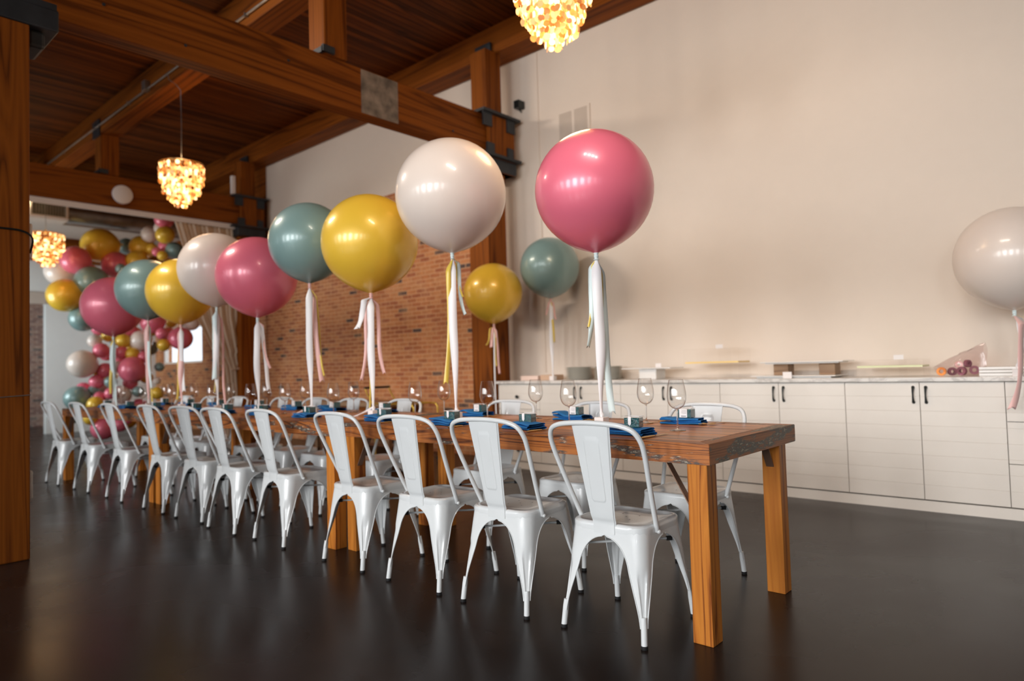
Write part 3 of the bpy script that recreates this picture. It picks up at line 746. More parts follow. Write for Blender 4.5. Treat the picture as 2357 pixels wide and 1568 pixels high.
def box_thing(i):
    t = empty('favour_box', (0, 0, 0), 0, 'small box', 'gift box')
    b = BM(); bx(b, -.030, .030, -.024, .024, .001, .040, bev=.0015); obj('sweets', b, M['teal'], t)
    b = BM(); bx(b, -.0312, .0312, -.0252, .0252, 0, .0445, bev=.001); obj('clear_box', b, M['clearbox'], t)
    b = BM(); tube(b, [(-.031, -.025, .0446), (.031, -.025, .0446), (.031, .025, .0446), (-.031, .025, .0446)], .0008, 4, closed=True); obj('box_rim', b, M['card'], t)
    b = BM(); y = -.0262
    v = [(-.013, .0442), (-.001, .0442), (-.001, .0165), (-.007, .0085), (-.013, .0165)]
    A = [b.verts.new((x, y, z)) for x, z in v]; B = [b.verts.new((x, y-.0006, z)) for x, z in v]
    for k_ in range(5): b.faces.new((A[k_], A[(k_+1) % 5], B[(k_+1) % 5], B[k_]))
    b.faces.new(A); b.faces.new(list(reversed(B))); o = obj('ribbon_tag', b, M['card'], t); o['label'] = 'pointed white paper tag'
    b = BM(); bx(b, -.014, .022, .0260, .0266, .003, .042); lb = obj('label_sheet', b, M['card'], t); lb['label'] = 'white label with printed lines and barcode'
    b = BM(); rr = random.Random(3)
    for k_ in range(6): bx(b, -.011, -.011+rr.uniform(.018, .029), .0267, .0270, .036-k_*.0032, .0368-k_*.0032)
    x = -.009
    while x < .014: w_ = rr.choice([.0005, .0009, .0013]); bx(b, x, x+w_, .0267, .0270, .0055, .0120); x += w_+.0007
    obj('print', b, M['tagtxt'], lb)
    return t
def make_fork():
    t = empty('fork', (0, 0, 0), 0, 'gold fork', 'fork')
    b = BM()
    def body(u, v):
        yy = -.09+.135*u; wd = .0062-.0028*sm(0, .65, u)+.0070*sm(.80, 1, u); x = (v*2-1)*wd
        return (x, yy, .004+.006*math.sin(u*PI)*.5+.0035*sm(.7, 1, u)-.0*abs(x))
    grid(b, body, 16, 5)
    for k_ in range(4):
        x = -.0095+.00635*k_
        tube(b, [(x, .043, .0078), (x, .062, .0062), (x*.96, .080, .0060), (x*.94, .092, .0085)], [.0023, .0021, .0019, .0012], 6)
    for v in b.verts: pass
    obj('handle', b, M['gold'], t, True).modifiers.new('th', 'SOLIDIFY').thickness = .0016
    return t
def make_knife():
    t = empty('table_knife', (0, 0, 0), 0, 'gold knife', 'knife')
    b = BM(); tube(b, [(0, -.11, .005), (0, -.08, .0055), (0, -.03, .0048), (0, -.005, .0042)], [.004, .0048, .0042, .0032], 10); obj('handle', b, M['gold'], t, True)
    b = BM(); grid(b, lambda u, v: ((v-.5)*(.013 if u < .75 else .013*(1-((u-.75)/.25)**2*.8))*(.45+.55*min(1, u*6)), -.006+.115*u, .0045), 14, 4); obj('blade', b, M['gold'], t, True).modifiers.new('th', 'SOLIDIFY').thickness = .0014
    return t
def sd(X): return .024*(X+1.2) if X < -3.5 else 0.0
NS = [(-1.62, 2.585), (-2.235, 2.585), (-2.78, 2.58), (-3.39, 2.585), (-4.21, 2.57), (-4.84, 2.56), (-5.38, 2.55), (-5.93, 2.54), (-6.72, 2.51), (-7.35, 2.50), (-7.95, 2.49)]
FS = [(-1.65, 3.14), (-2.325, 3.12), (-3.09, 3.12), (-4.0, 3.06), (-4.62, 3.05), (-5.16, 3.04), (-5.75, 3.02), (-6.45, 3.0), (-7.1, 2.98), (-7.7, 2.97)]
nm = []
for s_ in range(3): nm.append((make_napkin(11+s_, False), make_napkin(31+s_, True)))
proto = {}
fork, knife, fbox = make_fork(), make_knife(), box_thing(0)
used = {'fork': False, 'knife': False, 'box': False}
npobj = {}
for side, lst in (('n', NS), ('f', FS)):
    sn = 'near-side' if side == 'n' else 'wall-side'
    for i, (x, y) in enumerate(lst):
        e = 'closest to camera' if i == 0 else ordn(i)+' from near end'
        rz = (0 if side == 'n' else PI); key = (side, i % 3)
        if key not in npobj:
            o = obj('napkin', nm[i % 3][0 if side == 'n' else 1], M['napkin'], None, True); npobj[key] = o
        else:
            o = npobj[key].copy(); COL.objects.link(o)
        a = rz+(math.radians(-4+random.uniform(-5, 5)) if side == 'n' else math.radians(random.uniform(2, 16)))
        o.location = (x, y, TZ); o.rotation_euler = (0, 0, a)
        setp(o, 'folded blue napkin at a %s place, %s' % (sn, e), 'napkin', 'folded blue napkins on the tables')
        bxz = TZ+.0300
        dx = (.018, .012) if side == 'n' else (.018, .01)
        fbox.scale = (1.15, 1.15, 1.1)
        place(fbox, not used['box'], (x+dx[0], y+dx[1], bxz), math.radians(12 if side == 'n' else 184), 'small teal box with %s on the %s napkin %s' % ('pointed white tag' if side == 'n' else 'white label', sn, e), 'teal gift boxes on the napkins'); used['box'] = True
        c, s1 = math.cos(rz), math.sin(rz)
        if side == 'n': ky = (x+.150, y-.035)
        else: ky = (x-.150, y+.02)
        place(knife, not used['knife'], (ky[0], ky[1], TZ), rz+random.uniform(-.05, .05), 'gold knife right of the %s napkin, %s' % (sn, e), 'gold knives of the place settings'); used['knife'] = True
        for q, nmx in ((0, 'inner'), (1, 'outer')):
            off = .128+.038*q
            fx = x-off if side == 'n' else x+off
            place(fork, not used['fork'], (fx, y+(0 if side == 'n' else .03+.012*q), TZ), rz+random.uniform(-.04, .04), '%s gold fork left of the %s napkin, %s' % (nmx, sn, e), 'gold forks of the place settings'); used['fork'] = True

# ------------------------------------------------------------------ balloons
def balloon_mesh(r, n=40, pear=0.0):
    b = BM(); prof = []
    N = 26
    for i in range(N+1):
        a = PI*i/N
        rr = r*math.sin(a); z = r*math.cos(a)
        if a > PI*.78:
            q = (a-PI*.78)/(PI*.22); z = z-r*.055*q**1.6*(1+pear); rr = rr+.012*q*r
        prof.append((max(rr, .0) if i else 0, z))
    zb = prof[-1][1]; prof[-1] = (.010*min(1, r/.12), zb-.004)
    lathe(b, prof, n); return b, zb
def ribbon(parent, name, mat, z0, length, width, dx, dy, tw, col_phase=0, fork_=True, taper=False, start=(0, 0)):
    b = BM(); n = 44; vd = Vector((math.cos(YAW), math.sin(YAW), 0)); nd = Vector((-math.sin(YAW), math.cos(YAW), 0))
    V = []
    for i in range(n+1):
        t = i/n; z = z0-length*t
        off = sm(0, .12, t)
        cx_ = start[0]+1.35*dx*(off*.55+.3*t+(.5*t**4 if fork_ else 0))+(.005*math.sin(t*5+col_phase))*off
        cy_ = start[1]+dy*off+.008*math.sin(t*7+col_phase*2)*off
        if taper: cx_ *= (1-sm(.45, 1, t)); cy_ *= (1-sm(.45, 1, t))
        a = tw*math.sin(t*4+col_phase)+.15*math.sin(t*11+col_phase)
        w_ = width*(.25+.75*sm(0, .10, t))
        if taper: w_ *= 1-.72*sm(.55, 1, t)
        d = vd*math.cos(a)+nd*math.sin(a)
        p = Vector((0, 0, z))+vd*cx_+nd*cy_
        zc = .02*(1 if (fork_ and i == n) else 0)
        V.append([b.verts.new(p-d*w_/2), b.verts.new(p+Vector((0, 0, zc))), b.verts.new(p+d*w_/2)])
    for A, B in zip(V, V[1:]):
        for k_ in range(2): b.faces.new((A[k_], A[k_+1], B[k_+1], B[k_]))
    o = obj(name, b, mat, parent, True); o.modifiers.new('th', 'SOLIDIFY').thickness = .0006
    return o
def party_balloon(x, y, zc, r, c, base, ribs, label, wt='cube', foot=None, group='giant balloons on ribbons'):
    t = empty('balloon', (x, y, base), 0, label, 'balloon', group)
    b, zb = balloon_mesh(r, 64); bmesh.ops.translate(b, vec=(0, 0, zc-base), verts=b.verts); obj('latex_body', b, M['b'+c], t, True)
    zk = zc-base+zb
    b = BM(); lathe(b, [(.009, zk+.004), (.013, zk-.006), (.010, zk-.013), (.013, zk-.02), (.009, zk-.032), (.016, zk-.040), (0, zk-.040)], 16); obj('knot', b, M['rb'] if c in 'PW' else M['rp'], t, True)
    top = zk-.028
    for k_, (rc, ln, wd, dx, dy, tw, mainr) in enumerate(ribs):
        nmn = {'w': 'white', 'p': 'pink', 'y': 'yellow', 'b': 'pale blue'}[rc]
        L_ = top-.055 if mainr else ln
        o = ribbon(t, 'ribbon', M['r'+rc], top, L_, wd, dx, dy-(.022 if mainr else 0), tw*(.5 if mainr else 1), k_*1.9+x, not mainr, mainr); o['label'] = nmn+' satin ribbon'
    b = BM()
    if wt == 'cube': bx(b, -.027, .027, -.027, .027, 0, .046, bev=.002)
    else: lathe(b, [(0, 0), (.03, 0), (.03, .035), (0, .04)], 16)
    o = obj('weight', b, M['card'], t); o['label'] = 'white weight block'
    b = BM(); tube(b, [(0, 0, .046), (.004, 0, .058), (-.004, .004, .07), (0, 0, .085)], [.008, .012, .009, .003], 8); obj('ribbon_knot', b, M['rw'], t, True)
    if foot:
        o = ribbon(t, 'ribbon', M['rw'], .07, .066, .035, 0, 0, .3, 1.1, True); o.rotation_euler = (0, 0, 0)
        me = o.data
        for v in me.vertices:
            q = (.07-v.co.z)/.066; v.co.x -= .16*q; v.co.y -= .06*q; v.co.z = max(.002, .07*(1-q)**1.7+.002)
    return t
W1 = ('w', 0, .050, .0, 0, .35, True)
BL = [
 (-1.950, 2.86, 1.962, .302, 'P', [W1, ('b', .80, .035, .035, .015, .5, False), ('y', .70, .018, .026, .02, .6, False), ('b', .46, .026, -.032, .01, .7, False), ('y', .36, .012, -.026, .015, .3, False)], 'large pink balloon nearest the camera, tied to near table', 0),
 (-3.010, 2.86, 2.141, .339, 'W', [W1, ('y', .78, .030, -.030, -.01, .35, False), ('b', .36, .022, .040, .02, .3, False), ('y', .25, .012, .03, .02, .3, False)], 'large cream white balloon behind the nearest pink one on the tables', 0),
 (-3.755, 2.80, 1.945, .325, 'Y', [W1, ('p', .57, .022, -.042, -.01, .3, False), ('p', .53, .026, .045, .01, .4, False), ('w', .22, .040, -.055, -.02, .4, False), ('y', .80, .012, -.02, .02, .5, False)], 'largest yellow balloon on the tables, right after the cream one', 1),
 (-4.480, 2.781, 2.050, .292, 'T', [W1, ('p', .72, .038, .040, .01, .3, False), ('y', .68, .014, .055, .015, .3, False)], 'teal balloon close behind the largest yellow balloon', 1),
 (-5.235, 2.763, 1.874, .320, 'P', [W1, ('p', .40, .020, .05, .01, .5, False), ('w', .58, .030, .045, .02, .2, False), ('y', .4, .010, -.02, .02, .3, False)], 'pink balloon in the middle of the tables row', 0),
 (-5.930, 2.747, 2.012, .318, 'W', [W1, ('b', .62, .045, -.01, -.02, .3, False), ('y', .74, .014, -.02, .01, .3, False), ('p', .9, .02, .04, .02, .3, False)], 'cream white balloon behind the middle pink one, before the curtain', 0),
 (-6.640, 2.729, 1.885, .303, 'Y', [('p', 0, .050, 0, 0, .35, True), ('w', .62, .040, .018, -.02, .3, False), ('y', .7, .018, -.03, .01, .3, False)], 'smaller yellow balloon of the far half of the tables', 0),
 (-7.394, 2.711, 1.975, .302, 'T', [('p', 0, .050, 0, 0, .35, True), ('b', .68, .03, .02, -.02, .3, False), ('y', .9, .015, .02, .01, .3, False)], 'teal balloon second from the far end of the tables', 0),
 (-8.330, 2.690, 1.874, .321, 'P', [('b', 0, .045, 0, 0, .35, True), ('y', .62, .030, -.012, -.02, .3, False), ('b', .8, .035, .02, -.01, .3, False)], 'pink balloon at the far end of the tables', 0)]
for x, y, z, r, c, ribs, lb, ft in BL: party_balloon(x, y, z, r, c, TZ, ribs, lb, foot=ft)
party_balloon(-4.334, 5.50, 2.091, .306, 'T', CT, [('w', 0, .040, 0, 0, .3, True), ('y', .44, .022, .012, -.02, .4, False), ('p', .2, .018, .03, 0, .3, False), ('p', .15, .018, -.03, 0, .3, False)], 'teal balloon tied to the countertop by the plate stacks')
party_balloon(-.47, 5.40, 1.685, .322, 'W', CT, [('p', .60, .045, -.085, -.14, .4, False), ('y', .36, .02, .03, -.1, .5, False), ('w', 0, .04, .03, 0, .3, True)], 'cream white balloon cut off by the right edge, over the counter')
yb = party_balloon(-4.80, 5.13, 1.845, .305, 'Y', 0.0, [('p', .22, .03, -.02, 0, .3, False), ('y', .20, .015, -.05, 0, .3, False), ('p', .5, .022, .028, 0, .4, False), ('y', .42, .018, .01, 0, .4, False), ('w', 0, .014, 0, 0, .2, True)], 'yellow balloon in front of the timber column by the counter end')
# balloon garland round the far end
ARCH = [(-13.3, 4.091, 3.416, 0.307, 'Y'), (-13.4, 3.528, 2.924, 0.26, 'W'), (-13.1, 3.659, 3.086, 0.243, 'P'), (-12.9, 3.839, 2.701, 0.28, 'T'), (-13.0, 3.477, 2.466, 0.282, 'Y'), (-13.1, 4.281, 3.062, 0.238, 'P'), (-12.6, 4.192, 2.926, 0.089, 'T'), (-13.6, 4.623, 3.503, 0.153, 'T'), (-13.1, 4.713, 3.42, 0.221, 'Y'), (-12.9, 4.553, 3.126, 0.193, 'Y'), (-12.2, 4.752, 3.792, 0.166, 'P'), (-12.3, 4.746, 3.648, 0.129, 'W'), (-12.1, 4.724, 3.501, 0.157, 'Y'), (-12.4, 4.847, 3.361, 0.122, 'P'), (-12.2, 4.914, 3.264, 0.152, 'T'), (-12.3, 4.663, 3.228, 0.083, 'P'), (-12.2, 4.717, 3.152, 0.09, 'Y'), (-13.0, 3.743, 2.091, 0.228, 'T'), (-13.1, 3.941, 1.715, 0.12, 'W'), (-12.9, 3.979, 1.543, 0.133, 'P'), (-13.0, 3.727, 1.32, 0.242, 'W'), (-13.2, 4.189, 1.814, 0.115, 'Y'), (-12.9, 4.325, 1.709, 0.129, 'Y'), (-12.8, 4.579, 1.707, 0.191, 'W'), (-12.9, 4.296, 1.512, 0.113, 'P'), (-12.8, 4.436, 1.478, 0.121, 'Y'), (-12.7, 4.739, 2.043, 0.216, 'P'), (-12.5, 5.133, 1.745, 0.21, 'P'), (-12.6, 4.88, 1.631, 0.116, 'Y'), (-12.3, 4.737, 1.813, 0.105, 'P'), (-12.7, 5.412, 2.031, 0.136, 'W'), (-12.7, 4.584, 1.421, 0.106, 'P'), (-12.7, 4.399, 1.204, 0.233, 'P'), (-13.0, 4.068, 1.202, 0.135, 'P'), (-13.0, 3.941, 1.013, 0.126, 'P'), (-12.8, 4.091, 1.006, 0.104, 'T'), (-12.7, 4.842, 1.241, 0.085, 'T'), (-13.2, 3.795, 0.893, 0.119, 'P'), (-13.0, 3.881, 0.86, 0.089, 'T'), (-13.0, 3.648, 0.747, 0.211, 'T'), (-12.8, 3.918, 0.749, 0.102, 'P'), (-12.6, 4.026, 0.811, 0.102, 'P'), (-12.6, 3.805, 0.635, 0.143, 'Y'), (-12.7, 4.239, 0.77, 0.149, 'W'), (-12.6, 4.452, 0.82, 0.097, 'T'), (-12.5, 4.726, 0.785, 0.114, 'Y'), (-12.5, 4.721, 0.997, 0.068, 'W'), (-12.9, 4.696, 1.07, 0.116, 'Y'), (-13.1, 3.985, 1.154, 0.067, 'Y'), (-12.9, 3.816, 0.404, 0.117, 'Y'), (-12.9, 4.005, 0.22, 0.199, 'P'), (-12.8, 4.228, 0.272, 0.134, 'P'), (-12.6, 4.277, 0.363, 0.089, 'P'), (-13.2, 3.619, 0.418, 0.11, 'T'), (-13.0, 4.466, 0.971, 0.123, 'P'), (-13.1, 4.278, 1.26, 0.107, 'W'), (-12.8, 4.535, 0.565, 0.137, 'P'), (-12.7, 4.675, 0.367, 0.13, 'P'), (-13.1, 4.875, 2.28, 0.143, 'Y'), (-13.1, 4.507, 1.914, 0.124, 'P'), (-13.0, 5.177, 2.084, 0.121, 'Y')]
fr = random.Random(21)
spine = [(-13.3, 3.95, 2.95), (-13.45, 4.25, 2.7), (-13.4, 4.0, 2.3), (-13.4, 4.1, 1.95), (-13.35, 4.35, 1.75), (-13.3, 4.65, 1.85), (-13.2, 4.9, 1.95), (-13.35, 4.2, 1.5), (-13.3, 4.4, 1.35), (-13.3, 4.25, 1.1), (-13.3, 4.1, .9), (-13.2, 4.35, .8), (-13.2, 4.1, .6), (-13.3, 4.3, .45), (-13.2, 4.5, .3), (-13.5, 4.75, 3.1), (-13.4, 4.5, 2.9), (-12.75, 4.75, 3.35), (-12.7, 4.7, 3.6), (-13.2, 5.2, 1.85), (-13.15, 4.85, 1.6), (-13.1, 4.7, 1.35), (-13.2, 4.55, 1.6)]
for q, (x, y, z) in enumerate(spine): ARCH.append((x, y, z, fr.uniform(.10, .15), 'PYWPTPYP'[q % 8]))
bpos = [Vector(a[:3]) for a in ARCH]; mid = Vector((-12.9, 4.3, 1.6))
bm_cache = {}
for c in 'PYTW':
    idx = sorted([i for i, a in enumerate(ARCH) if a[4] == c], key=lambda i: -ARCH[i][2])
    for rank, i in enumerate(idx):
        x, y, z, r, _ = ARCH[i]
        if c not in bm_cache:
            t = empty('garland_balloon', (0, 0, 0), 0, 'x', 'balloon')
            b, zb = balloon_mesh(1.0, 40, 1.2); obj('latex_body', b, M['b'+c], t, True)
            b = BM(); lathe(b, [(.03, zb+.01), (.03, zb-.03), (.07, zb-.09), (0, zb-.07)], 12); obj('knot', b, M['b'+c], t, True)
            bm_cache[c] = t; o = t
        else: o = copy_tree(bm_cache[c])
        o.location = (x, y, z); o.scale = (r*.97, r*.97, r*1.0)
        # necks point back into the bunch
        core = Vector((-13.3, y*.6+4.4*.4, z+.02)); d = (core-Vector((x, y, z))).normalized()
        q = Vector((0, 0, -1)).rotation_difference(d); o.rotation_mode = 'QUATERNION'; o.rotation_quaternion = q
        size = 'large' if r > .2 else ('medium' if r > .125 else 'small')
        where = 'highest' if rank == 0 else ('lowest' if rank == len(idx)-1 else ordn(rank)+' highest')
        setp(o, '%s %s balloon in the far garland, %s of its %s ones' % (size, BN[c], where, BN[c]), 'balloon', 'balloons of the garland')

# ------------------------------------------------------------------ capiz chandeliers
def make_chandelier(cord):
    t = empty('chandelier', (0, 0, 0), 0, 'x', 'chandelier')
    b = BM(); R_ = random.Random(5)
    tiers = [(.240, .22, .0), (.200, .33, .01), (.155, .41, .02), (.105, .47, .02), (.055, .50, .03), (.19, .2, 0), (.12, .3, 0)]
    for rad, ln, z0 in tiers:
        n = max(5, int(2*PI*rad/.034))
        for k_ in range(n):
            a = 2*PI*k_/n+R_.uniform(-.05, .05); x, y = rad*math.cos(a), rad*math.sin(a); z = -z0-.02; L_ = ln*R_.uniform(.90, 1.03)
            while z > -L_:
                ds = R_.uniform(.019, .025); ang = a+PI/2+R_.uniform(-.9, .9); tilt = R_.uniform(-.25, .25)
                u = Vector((math.cos(ang), math.sin(ang), 0)); v_ = Vector((-math.sin(ang)*math.sin(tilt), math.cos(ang)*math.sin(tilt), math.cos(tilt))); nn = u.cross(v_)*.0007
                c = Vector((x, y, z-ds)); P_ = [c+(u*math.cos(q*PI/5)+v_*math.sin(q*PI/5))*ds for q in range(10)]
                A = [b.verts.new(p+nn) for p in P_]; B = [b.verts.new(p-nn) for p in P_]
                b.faces.new(A); b.faces.new(list(reversed(B)))
                for q in range(10): b.faces.new((A[q], A[(q+1) % 10], B[(q+1) % 10], B[q]))
                z -= ds*1.75
    o = obj('shell_strands', b, M['shell'], t); o['kind'] = 'stuff'
    b = BM()
    for rad in (.245, .2, .155, .105): tube(b, [(rad*math.cos(a*PI/16), rad*math.sin(a*PI/16), -.008) for a in range(32)], .004, 6, closed=True)
    for k_ in range(3): a = k_*PI/3; tube(b, [(-.245*math.cos(a), -.245*math.sin(a), -.008), (.245*math.cos(a), .245*math.sin(a), -.008)], .003, 6)
    lathe(b, [(0, .06), (.02, .05), (.03, 0), (0, 0)], 12)
    obj('ring_frame', b, M['gold'], t)
    b = BM()
    for k_ in range(3):
        a = k_*2.1; lathe(b, [(0, -.19), (.02, -.18), (.028, -.155), (.02, -.12), (.01, -.1), (0, -.1)], 12, (.05*math.cos(a), .05*math.sin(a)))
    obj('bulb', b, M['bulb'], t, True)
    b = BM(); tube(b, [(0, 0, .05), (.004, .003, cord*.5), (0, 0, cord-.08), (-.01, -.05, cord-.02), (-.02, -.13, cord+.02), (-.02, -.14, cord+.10)], .004, 8); obj('cord', b, M['galv'], t, True)
    return t
ch = make_chandelier(.97)
CH = [((-8.21, 3.40, 3.60), 'capiz shell chandelier hanging on a cord left of centre', 1.0), ((-2.60, 3.42, 3.63), 'capiz shell chandelier cut off by the top edge above pink balloon', 1.0), ((-12.25, 3.02, 3.33), 'capiz shell chandelier farthest away, beside the left timber column', 1.0)]
for i, (loc, lb, s_) in enumerate(CH):
    o = place(ch, i == 0, loc, i*1.3, lb, 'capiz shell chandeliers')
    l = bpy.data.lights.new('chandelier_lamp', 'POINT'); l.energy = (20, 28, 5)[i]; l.color = (1, .66, .34); l.shadow_soft_size = .2
    lo = bpy.data.objects.new('chandelier_lamp', l); COL.objects.link(lo); lo.location = (loc[0], loc[1], loc[2]-.72)
    l2 = bpy.data.lights.new('chandelier_lamp', 'POINT'); l2.energy = (10, 10, 2)[i]; l2.color = (1, .66, .34); l2.shadow_soft_size = .1
    lo = bpy.data.objects.new('chandelier_lamp', l2); COL.objects.link(lo); lo.location = (loc[0], loc[1], loc[2]+.12)

# warm track spots on the purlin on the camera's side of the room
for ti, (tx, pw, tgt) in enumerate(((-7.4, 30, (-3.9, 5.9, 1.0)), (-0.9, 20, (-3.0, 5.9, .9)))):
    t = empty('track_light', (tx, 1.05, 4.56), 0, 'four warm spot bulbs on a ceiling track, %s the camera' % ('left of' if ti == 0 else 'above'), 'lamp', 'ceiling track lights')
    b = BM(); bx(b, -.75, .75, -.02, .02, 0, .04, bev=.003); obj('track_rail', b, M['black'], t)
    for q in range(4):
        xx = -.54+.36*q; d = (Vector(tgt)-Vector((tx+xx, 1.05, 4.44))).normalized()
        rot = Vector((0, 0, -1)).rotation_difference(d).to_matrix()
        b = BM(); lathe(b, [(0, .09), (.03, .09), (.045, .02), (.05, -.05), (.046, -.05), (.04, .0), (0, .02)], 16); bmesh.ops.rotate(b, cent=(0, 0, 0), matrix=rot, verts=b.verts)
        bmesh.ops.translate(b, vec=(xx, 0, -.12), verts=b.verts); tube(b, [(xx, 0, 0), (xx, 0, -.07)], .008, 6)
        hd = obj('spot_head', b, M['black'], t, True)
        b = BM(); lathe(b, [(0, -.04), (.03, -.03), (.036, -.01), (0, .0)], 16); bmesh.ops.rotate(b, cent=(0, 0, 0), matrix=rot, verts=b.verts); bmesh.ops.translate(b, vec=(xx, 0, -.12), verts=b.verts); obj('bulb', b, M['bulb'], hd, True)
        l = bpy.data.lights.new('track_spot', 'SPOT'); l.energy = pw*4; l.color = (1, .84, .70); l.spot_size = math.radians(95); l.spot_blend = 1.0; l.shadow_soft_size = .05
        lo = bpy.data.objects.new('track_spot', l); COL.objects.link(lo); lo.location = Vector((tx+xx, 1.05, 4.44))+d*.07; lo.rotation_mode = 'QUATERNION'; lo.rotation_quaternion = Vector((0, 0, -1)).rotation_difference(d)

# ------------------------------------------------------------------ things on the counter
def cbox(name, x0, x1, y0, y1, h, mat, lb, cat, z=CT, bev=.003, group=None):
    b = BM(); bx(b, x0, x1, y0, y1, 0, h, bev=bev); return setp(obj(name, b, mat, None, False, (0, 0, z)), lb, cat, group)
M['palepink'] = basic('pale_pink_card', (.80, .62, .54), .6); M['kraft'] = basic('tan_card', (.62, .42, .29), .6)
cbox('cardboard_box', -4.86, -4.62, 5.6, 5.75, .048, M['palepink'], 'flat pale pink box at the left end of the counter', 'box')
cbox('cardboard_box', -4.60, -4.41, 5.62, 5.78, .055, M['kraft'], 'flat tan box between the pink box and plate stack', 'box')
b = BM(); lathe(b, [(0, .002), (.09, .0), (.095, .003), (.14, .012), (.142, .014), (.138, .015), (.09, .006), (0, .005)], 40)
pl = obj('plate', b, M['plate'], None, True)
k_ = 0
for s_, (sx, nm_) in enumerate(((-4.16, 'left'), (-3.80, 'right'))):
    for j in range(12):
        o = pl if k_ == 0 else pl.copy()
        if k_: COL.objects.link(o)
        o.location = (sx+random.uniform(-.002, .002), 5.72, CT+.0105*j); k_ += 1
        setp(o, 'grey stoneware plate in the %s stack on the counter, %s' % (nm_, 'at the bottom' if j == 0 else ('on top' if j == 11 else ordn(j)+' from the bottom')), 'plate', 'grey plates stacked on the counter')
t = empty('cake_stand', (-3.28, 5.68, CT), 0, 'low white stand with a thin wide top, right of the plates', 'stand')
b = BM(); bx(b, -.09, .09, -.09, .09, 0, .095, bev=.004); obj('block', b, M['white'], t)
b = BM(); bx(b, -.26, .26, -.13, .13, .096, .106, bev=.003); obj('top_slab', b, M['white'], t)
b = BM(); bx(b, .04, .10, -.005, 0, .107, .145, bev=.001); obj('place_card', b, M['card'], t)
def riser(x0, x1, h, hz, mat, lb, z=CT):
    xm = (x0+x1)/2; hw = (x1-x0)/2
    t = empty('acrylic_riser', (xm, 5.66, z), 0, lb, 'display stand')
    b = BM()
    def quad(*p): b.faces.new([b.verts.new(q) for q in p])
    for xx in (-hw, hw*.3, hw): quad((xx, -.13, 0), (xx, .13, 0), (xx, .13, h), (xx, -.13, h))
    quad((-hw, -.13, h), (hw, -.13, h), (hw, .13, h), (-hw, .13, h))
    quad((-hw, .125, 0), (hw, .125, 0), (hw, .125, h), (-hw, .125, h))
    tube(b, [(-hw, -.13, 0), (-hw, -.13, h), (hw, -.13, h), (hw, -.13, 0)], .0018, 4)
    obj('clear_panels', b, M['acrylic'], t)
    b = BM(); bx(b, -hw+.006, hw-.006, -.12, .12, hz, hz+.013); 
    obj('tinted_shelf', b, mat, t)
    b = BM(); bx(b, .02, .085, -.06, -.057, h, h+.035); obj('place_card', b, M['card'], t)
M['acy'] = basic('yellow_shelf', (.92, .66, .22), .4); M['acg'] = basic('pale_green_shelf', (.72, .76, .45), .4)
riser(-2.87, -2.37, .26, .135, M['acy'], 'tall clear acrylic riser with a yellow shelf on the counter')
riser(-1.46, -1.02, .125, .07, M['acg'], 'low clear acrylic riser with a pale green shelf')
t = empty('platter_stand', (-1.88, 5.66, CT), 0, 'two white platters tiered on walnut blocks on the counter', 'stand')
b = BM(); bx(b, -.33, .25, -.16, .10, 0, .012, bev=.004); bx(b, -.37, .29, -.19, .13, .012, .020, bev=.003); obj('lower_platter', b, M['white'], t)
for xx in (-.24, .12):
    b = BM(); bx(b, xx, xx+.12, -.02, .12, .021, .112, bev=.003); obj('walnut_block', b, M['walnut'], t)
b = BM(); bx(b, -.28, .29, -.10, .16, .112, .122, bev=.003); bx(b, -.31, .33, -.13, .18, .122, .130, bev=.003); obj('upper_platter', b, M['white'], t)
b = BM(); bx(b, -.10, -.03, -.202, -.198, 0, .05, bev=.001); obj('place_card', b, M['card'], t)
# zip bag of ribbon rolls
t = empty('plastic_bag', (-.82, 5.62, CT), 0, 'clear zip bag full of ribbon rolls on the counter', 'bag')
def bag(u, v):
    a = v*2*PI; L_ = -.14+.30*u
    hh = .055+.055*sm(0, 1, u); wd = .075*(1-.75*sm(.5, 1, u))+.004
    cz = .05+.055*u; rr = 1+.08*math.sin(a*3+u*9)+.05*math.sin(a*7+u*15)
    e = math.sin(PI*min(1, .12+u*.9)) if u < .5 else 1
    return (L_+.01*math.sin(a*2), wd*math.cos(a)*rr*e, max(.002, cz+hh*math.sin(a)*rr*e*(.9 if u < .5 else 1)))
b = BM(); grid(b, bag, 24, 40); obj('bag_film', b, M['bag'], t, True)
M['orange'] = basic('orange_roll', (.85, .28, .03), .5); M['plum'] = basic('plum_ribbon', (.30, .12, .16), .6, noise=.4)
for q, (xx, yy, zz, rr, mt, ay) in enumerate([(-.10, -.03, .034, .030, 'orange', 0), (-.04, .0, .032, .028, 'plum', .5), (.02, -.02, .035, .03, 'plum', -.4), (.05, .02, .085, .026, 'plum', 1.0), (.0, .0, .08, .024, 'rp', .3), (.09, .0, .04, .03, 'plum', .2)]):
    b = BM(); lathe(b, [(rr*.45, -.012), (rr, -.012), (rr, .012), (rr*.45, .012), (rr*.45, -.012)], 20)
    bmesh.ops.rotate(b, cent=(0, 0, 0), matrix=Matrix.Rotation(PI/2, 3, 'X') @ Matrix.Rotation(ay, 3, 'Y'), verts=b.verts)
    bmesh.ops.translate(b, vec=(xx, yy, zz), verts=b.verts); obj('ribbon_roll', b, M[mt], t, True)
for j in range(3):
    cbox('serving_tray', -.70, -.36, 5.58, 5.86, .018, M['white'], 'white tray right of the zip bag, %s' % ['at the bottom', 'in the middle', 'on top'][j], 'tray', z=CT+.021*j, group='white trays stacked on the counter')

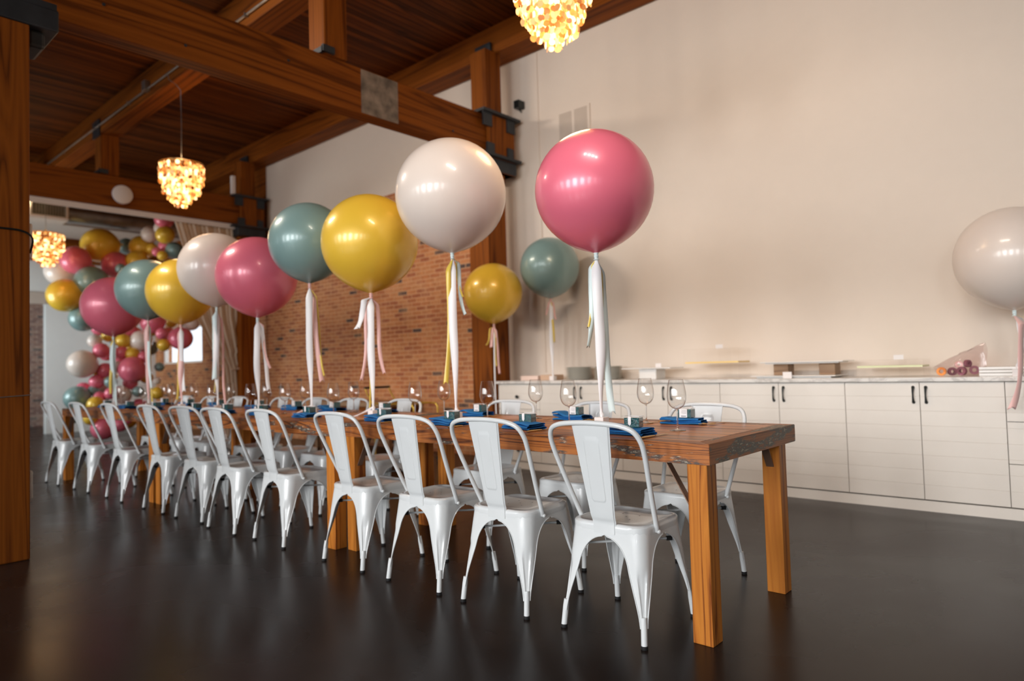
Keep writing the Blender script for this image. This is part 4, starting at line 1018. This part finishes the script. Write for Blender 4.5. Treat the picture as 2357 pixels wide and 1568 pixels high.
# ------------------------------------------------------------------ sideboard, gold cart, stool by the brick wall
t = empty('sideboard', (-7.6, 5.6, 0), 0, 'dark wooden sideboard against the brick wall', 'sideboard')
b = BM(); bx(b, -1.1, .75, -.25, .25, .60, .66, bev=.004); obj('top_board', b, M['walnut'], t)
b = BM(); bx(b, -1.05, .70, -.22, .24, .22, .60, bev=.004); obj('body', b, M['beamX'], t)
for xx in (-1.02, .62):
    for yy in (-.2, .17):
        b = BM(); bx(b, xx, xx+.05, yy, yy+.05, 0, .22); obj('leg', b, M['walnut'], t)
t = empty('bar_cart', (-6.3, 5.15, 0), 0, 'gold tubular bar cart with a black push handle', 'cart')
b = BM()
for yy in (-.18, .18):
    tube(b, catmull([(-.52, yy, .86), (-.49, yy, .80), (-.40, yy, .70), (-.32, yy, .675), (.28, yy, .675), (.36, yy, .65), (.38, yy, .58), (.38, yy, .06)], 5), .009, 8)
    tube(b, [(-.34, yy, .675), (-.34, yy, .06)], .009, 8)
for zz in (.675, .28): tube(b, [(-.34, -.18, zz), (.38 if zz < .6 else .28, -.18, zz), (.38 if zz < .6 else .28, .18, zz), (-.34, .18, zz)], .007, 8, closed=True)
obj('frame', b, M['goldcart'], t, True)
b = BM(); tube(b, [(-.52, -.19, .862), (-.52, .19, .862)], .014, 10); obj('push_handle', b, M['black'], t, True)
for a_, c_, z_ in ((-.33, .27, .66), (-.33, .37, .265)):
    b = BM(); bx(b, a_, c_, -.17, .17, z_, z_+.008); obj('shelf', b, M['acrylic'], t)
for xx in (-.34, .38):
    for yy in (-.18, .18):
        b = BM(); tube(b, [(xx, yy-.012, .03), (xx, yy+.012, .03)], .03, 14); obj('wheel', b, M['black'], t, True)
t = empty('chrome_stool', (-8.15, 3.72, 0), .3, 'low chrome stool with a white seat behind the far tables', 'stool')
b = BM(); lathe(b, [(0, .42), (.15, .43), (.18, .45), (.17, .47), (0, .475)], 24); obj('seat', b, M['card'], t, True)
b = BM()
for k_ in range(4):
    a = k_*PI/2+.4; tube(b, [(.13*math.cos(a), .13*math.sin(a), .42), (.2*math.cos(a), .2*math.sin(a), .01)], .011, 8)
obj('leg_frame', b, M['chrome'], t, True)
b = BM(); tube(b, [(.18*math.cos(a*PI/12), .18*math.sin(a*PI/12), .2) for a in range(24)], .01, 8, closed=True); obj('foot_ring', b, M['chrome'], t, True)
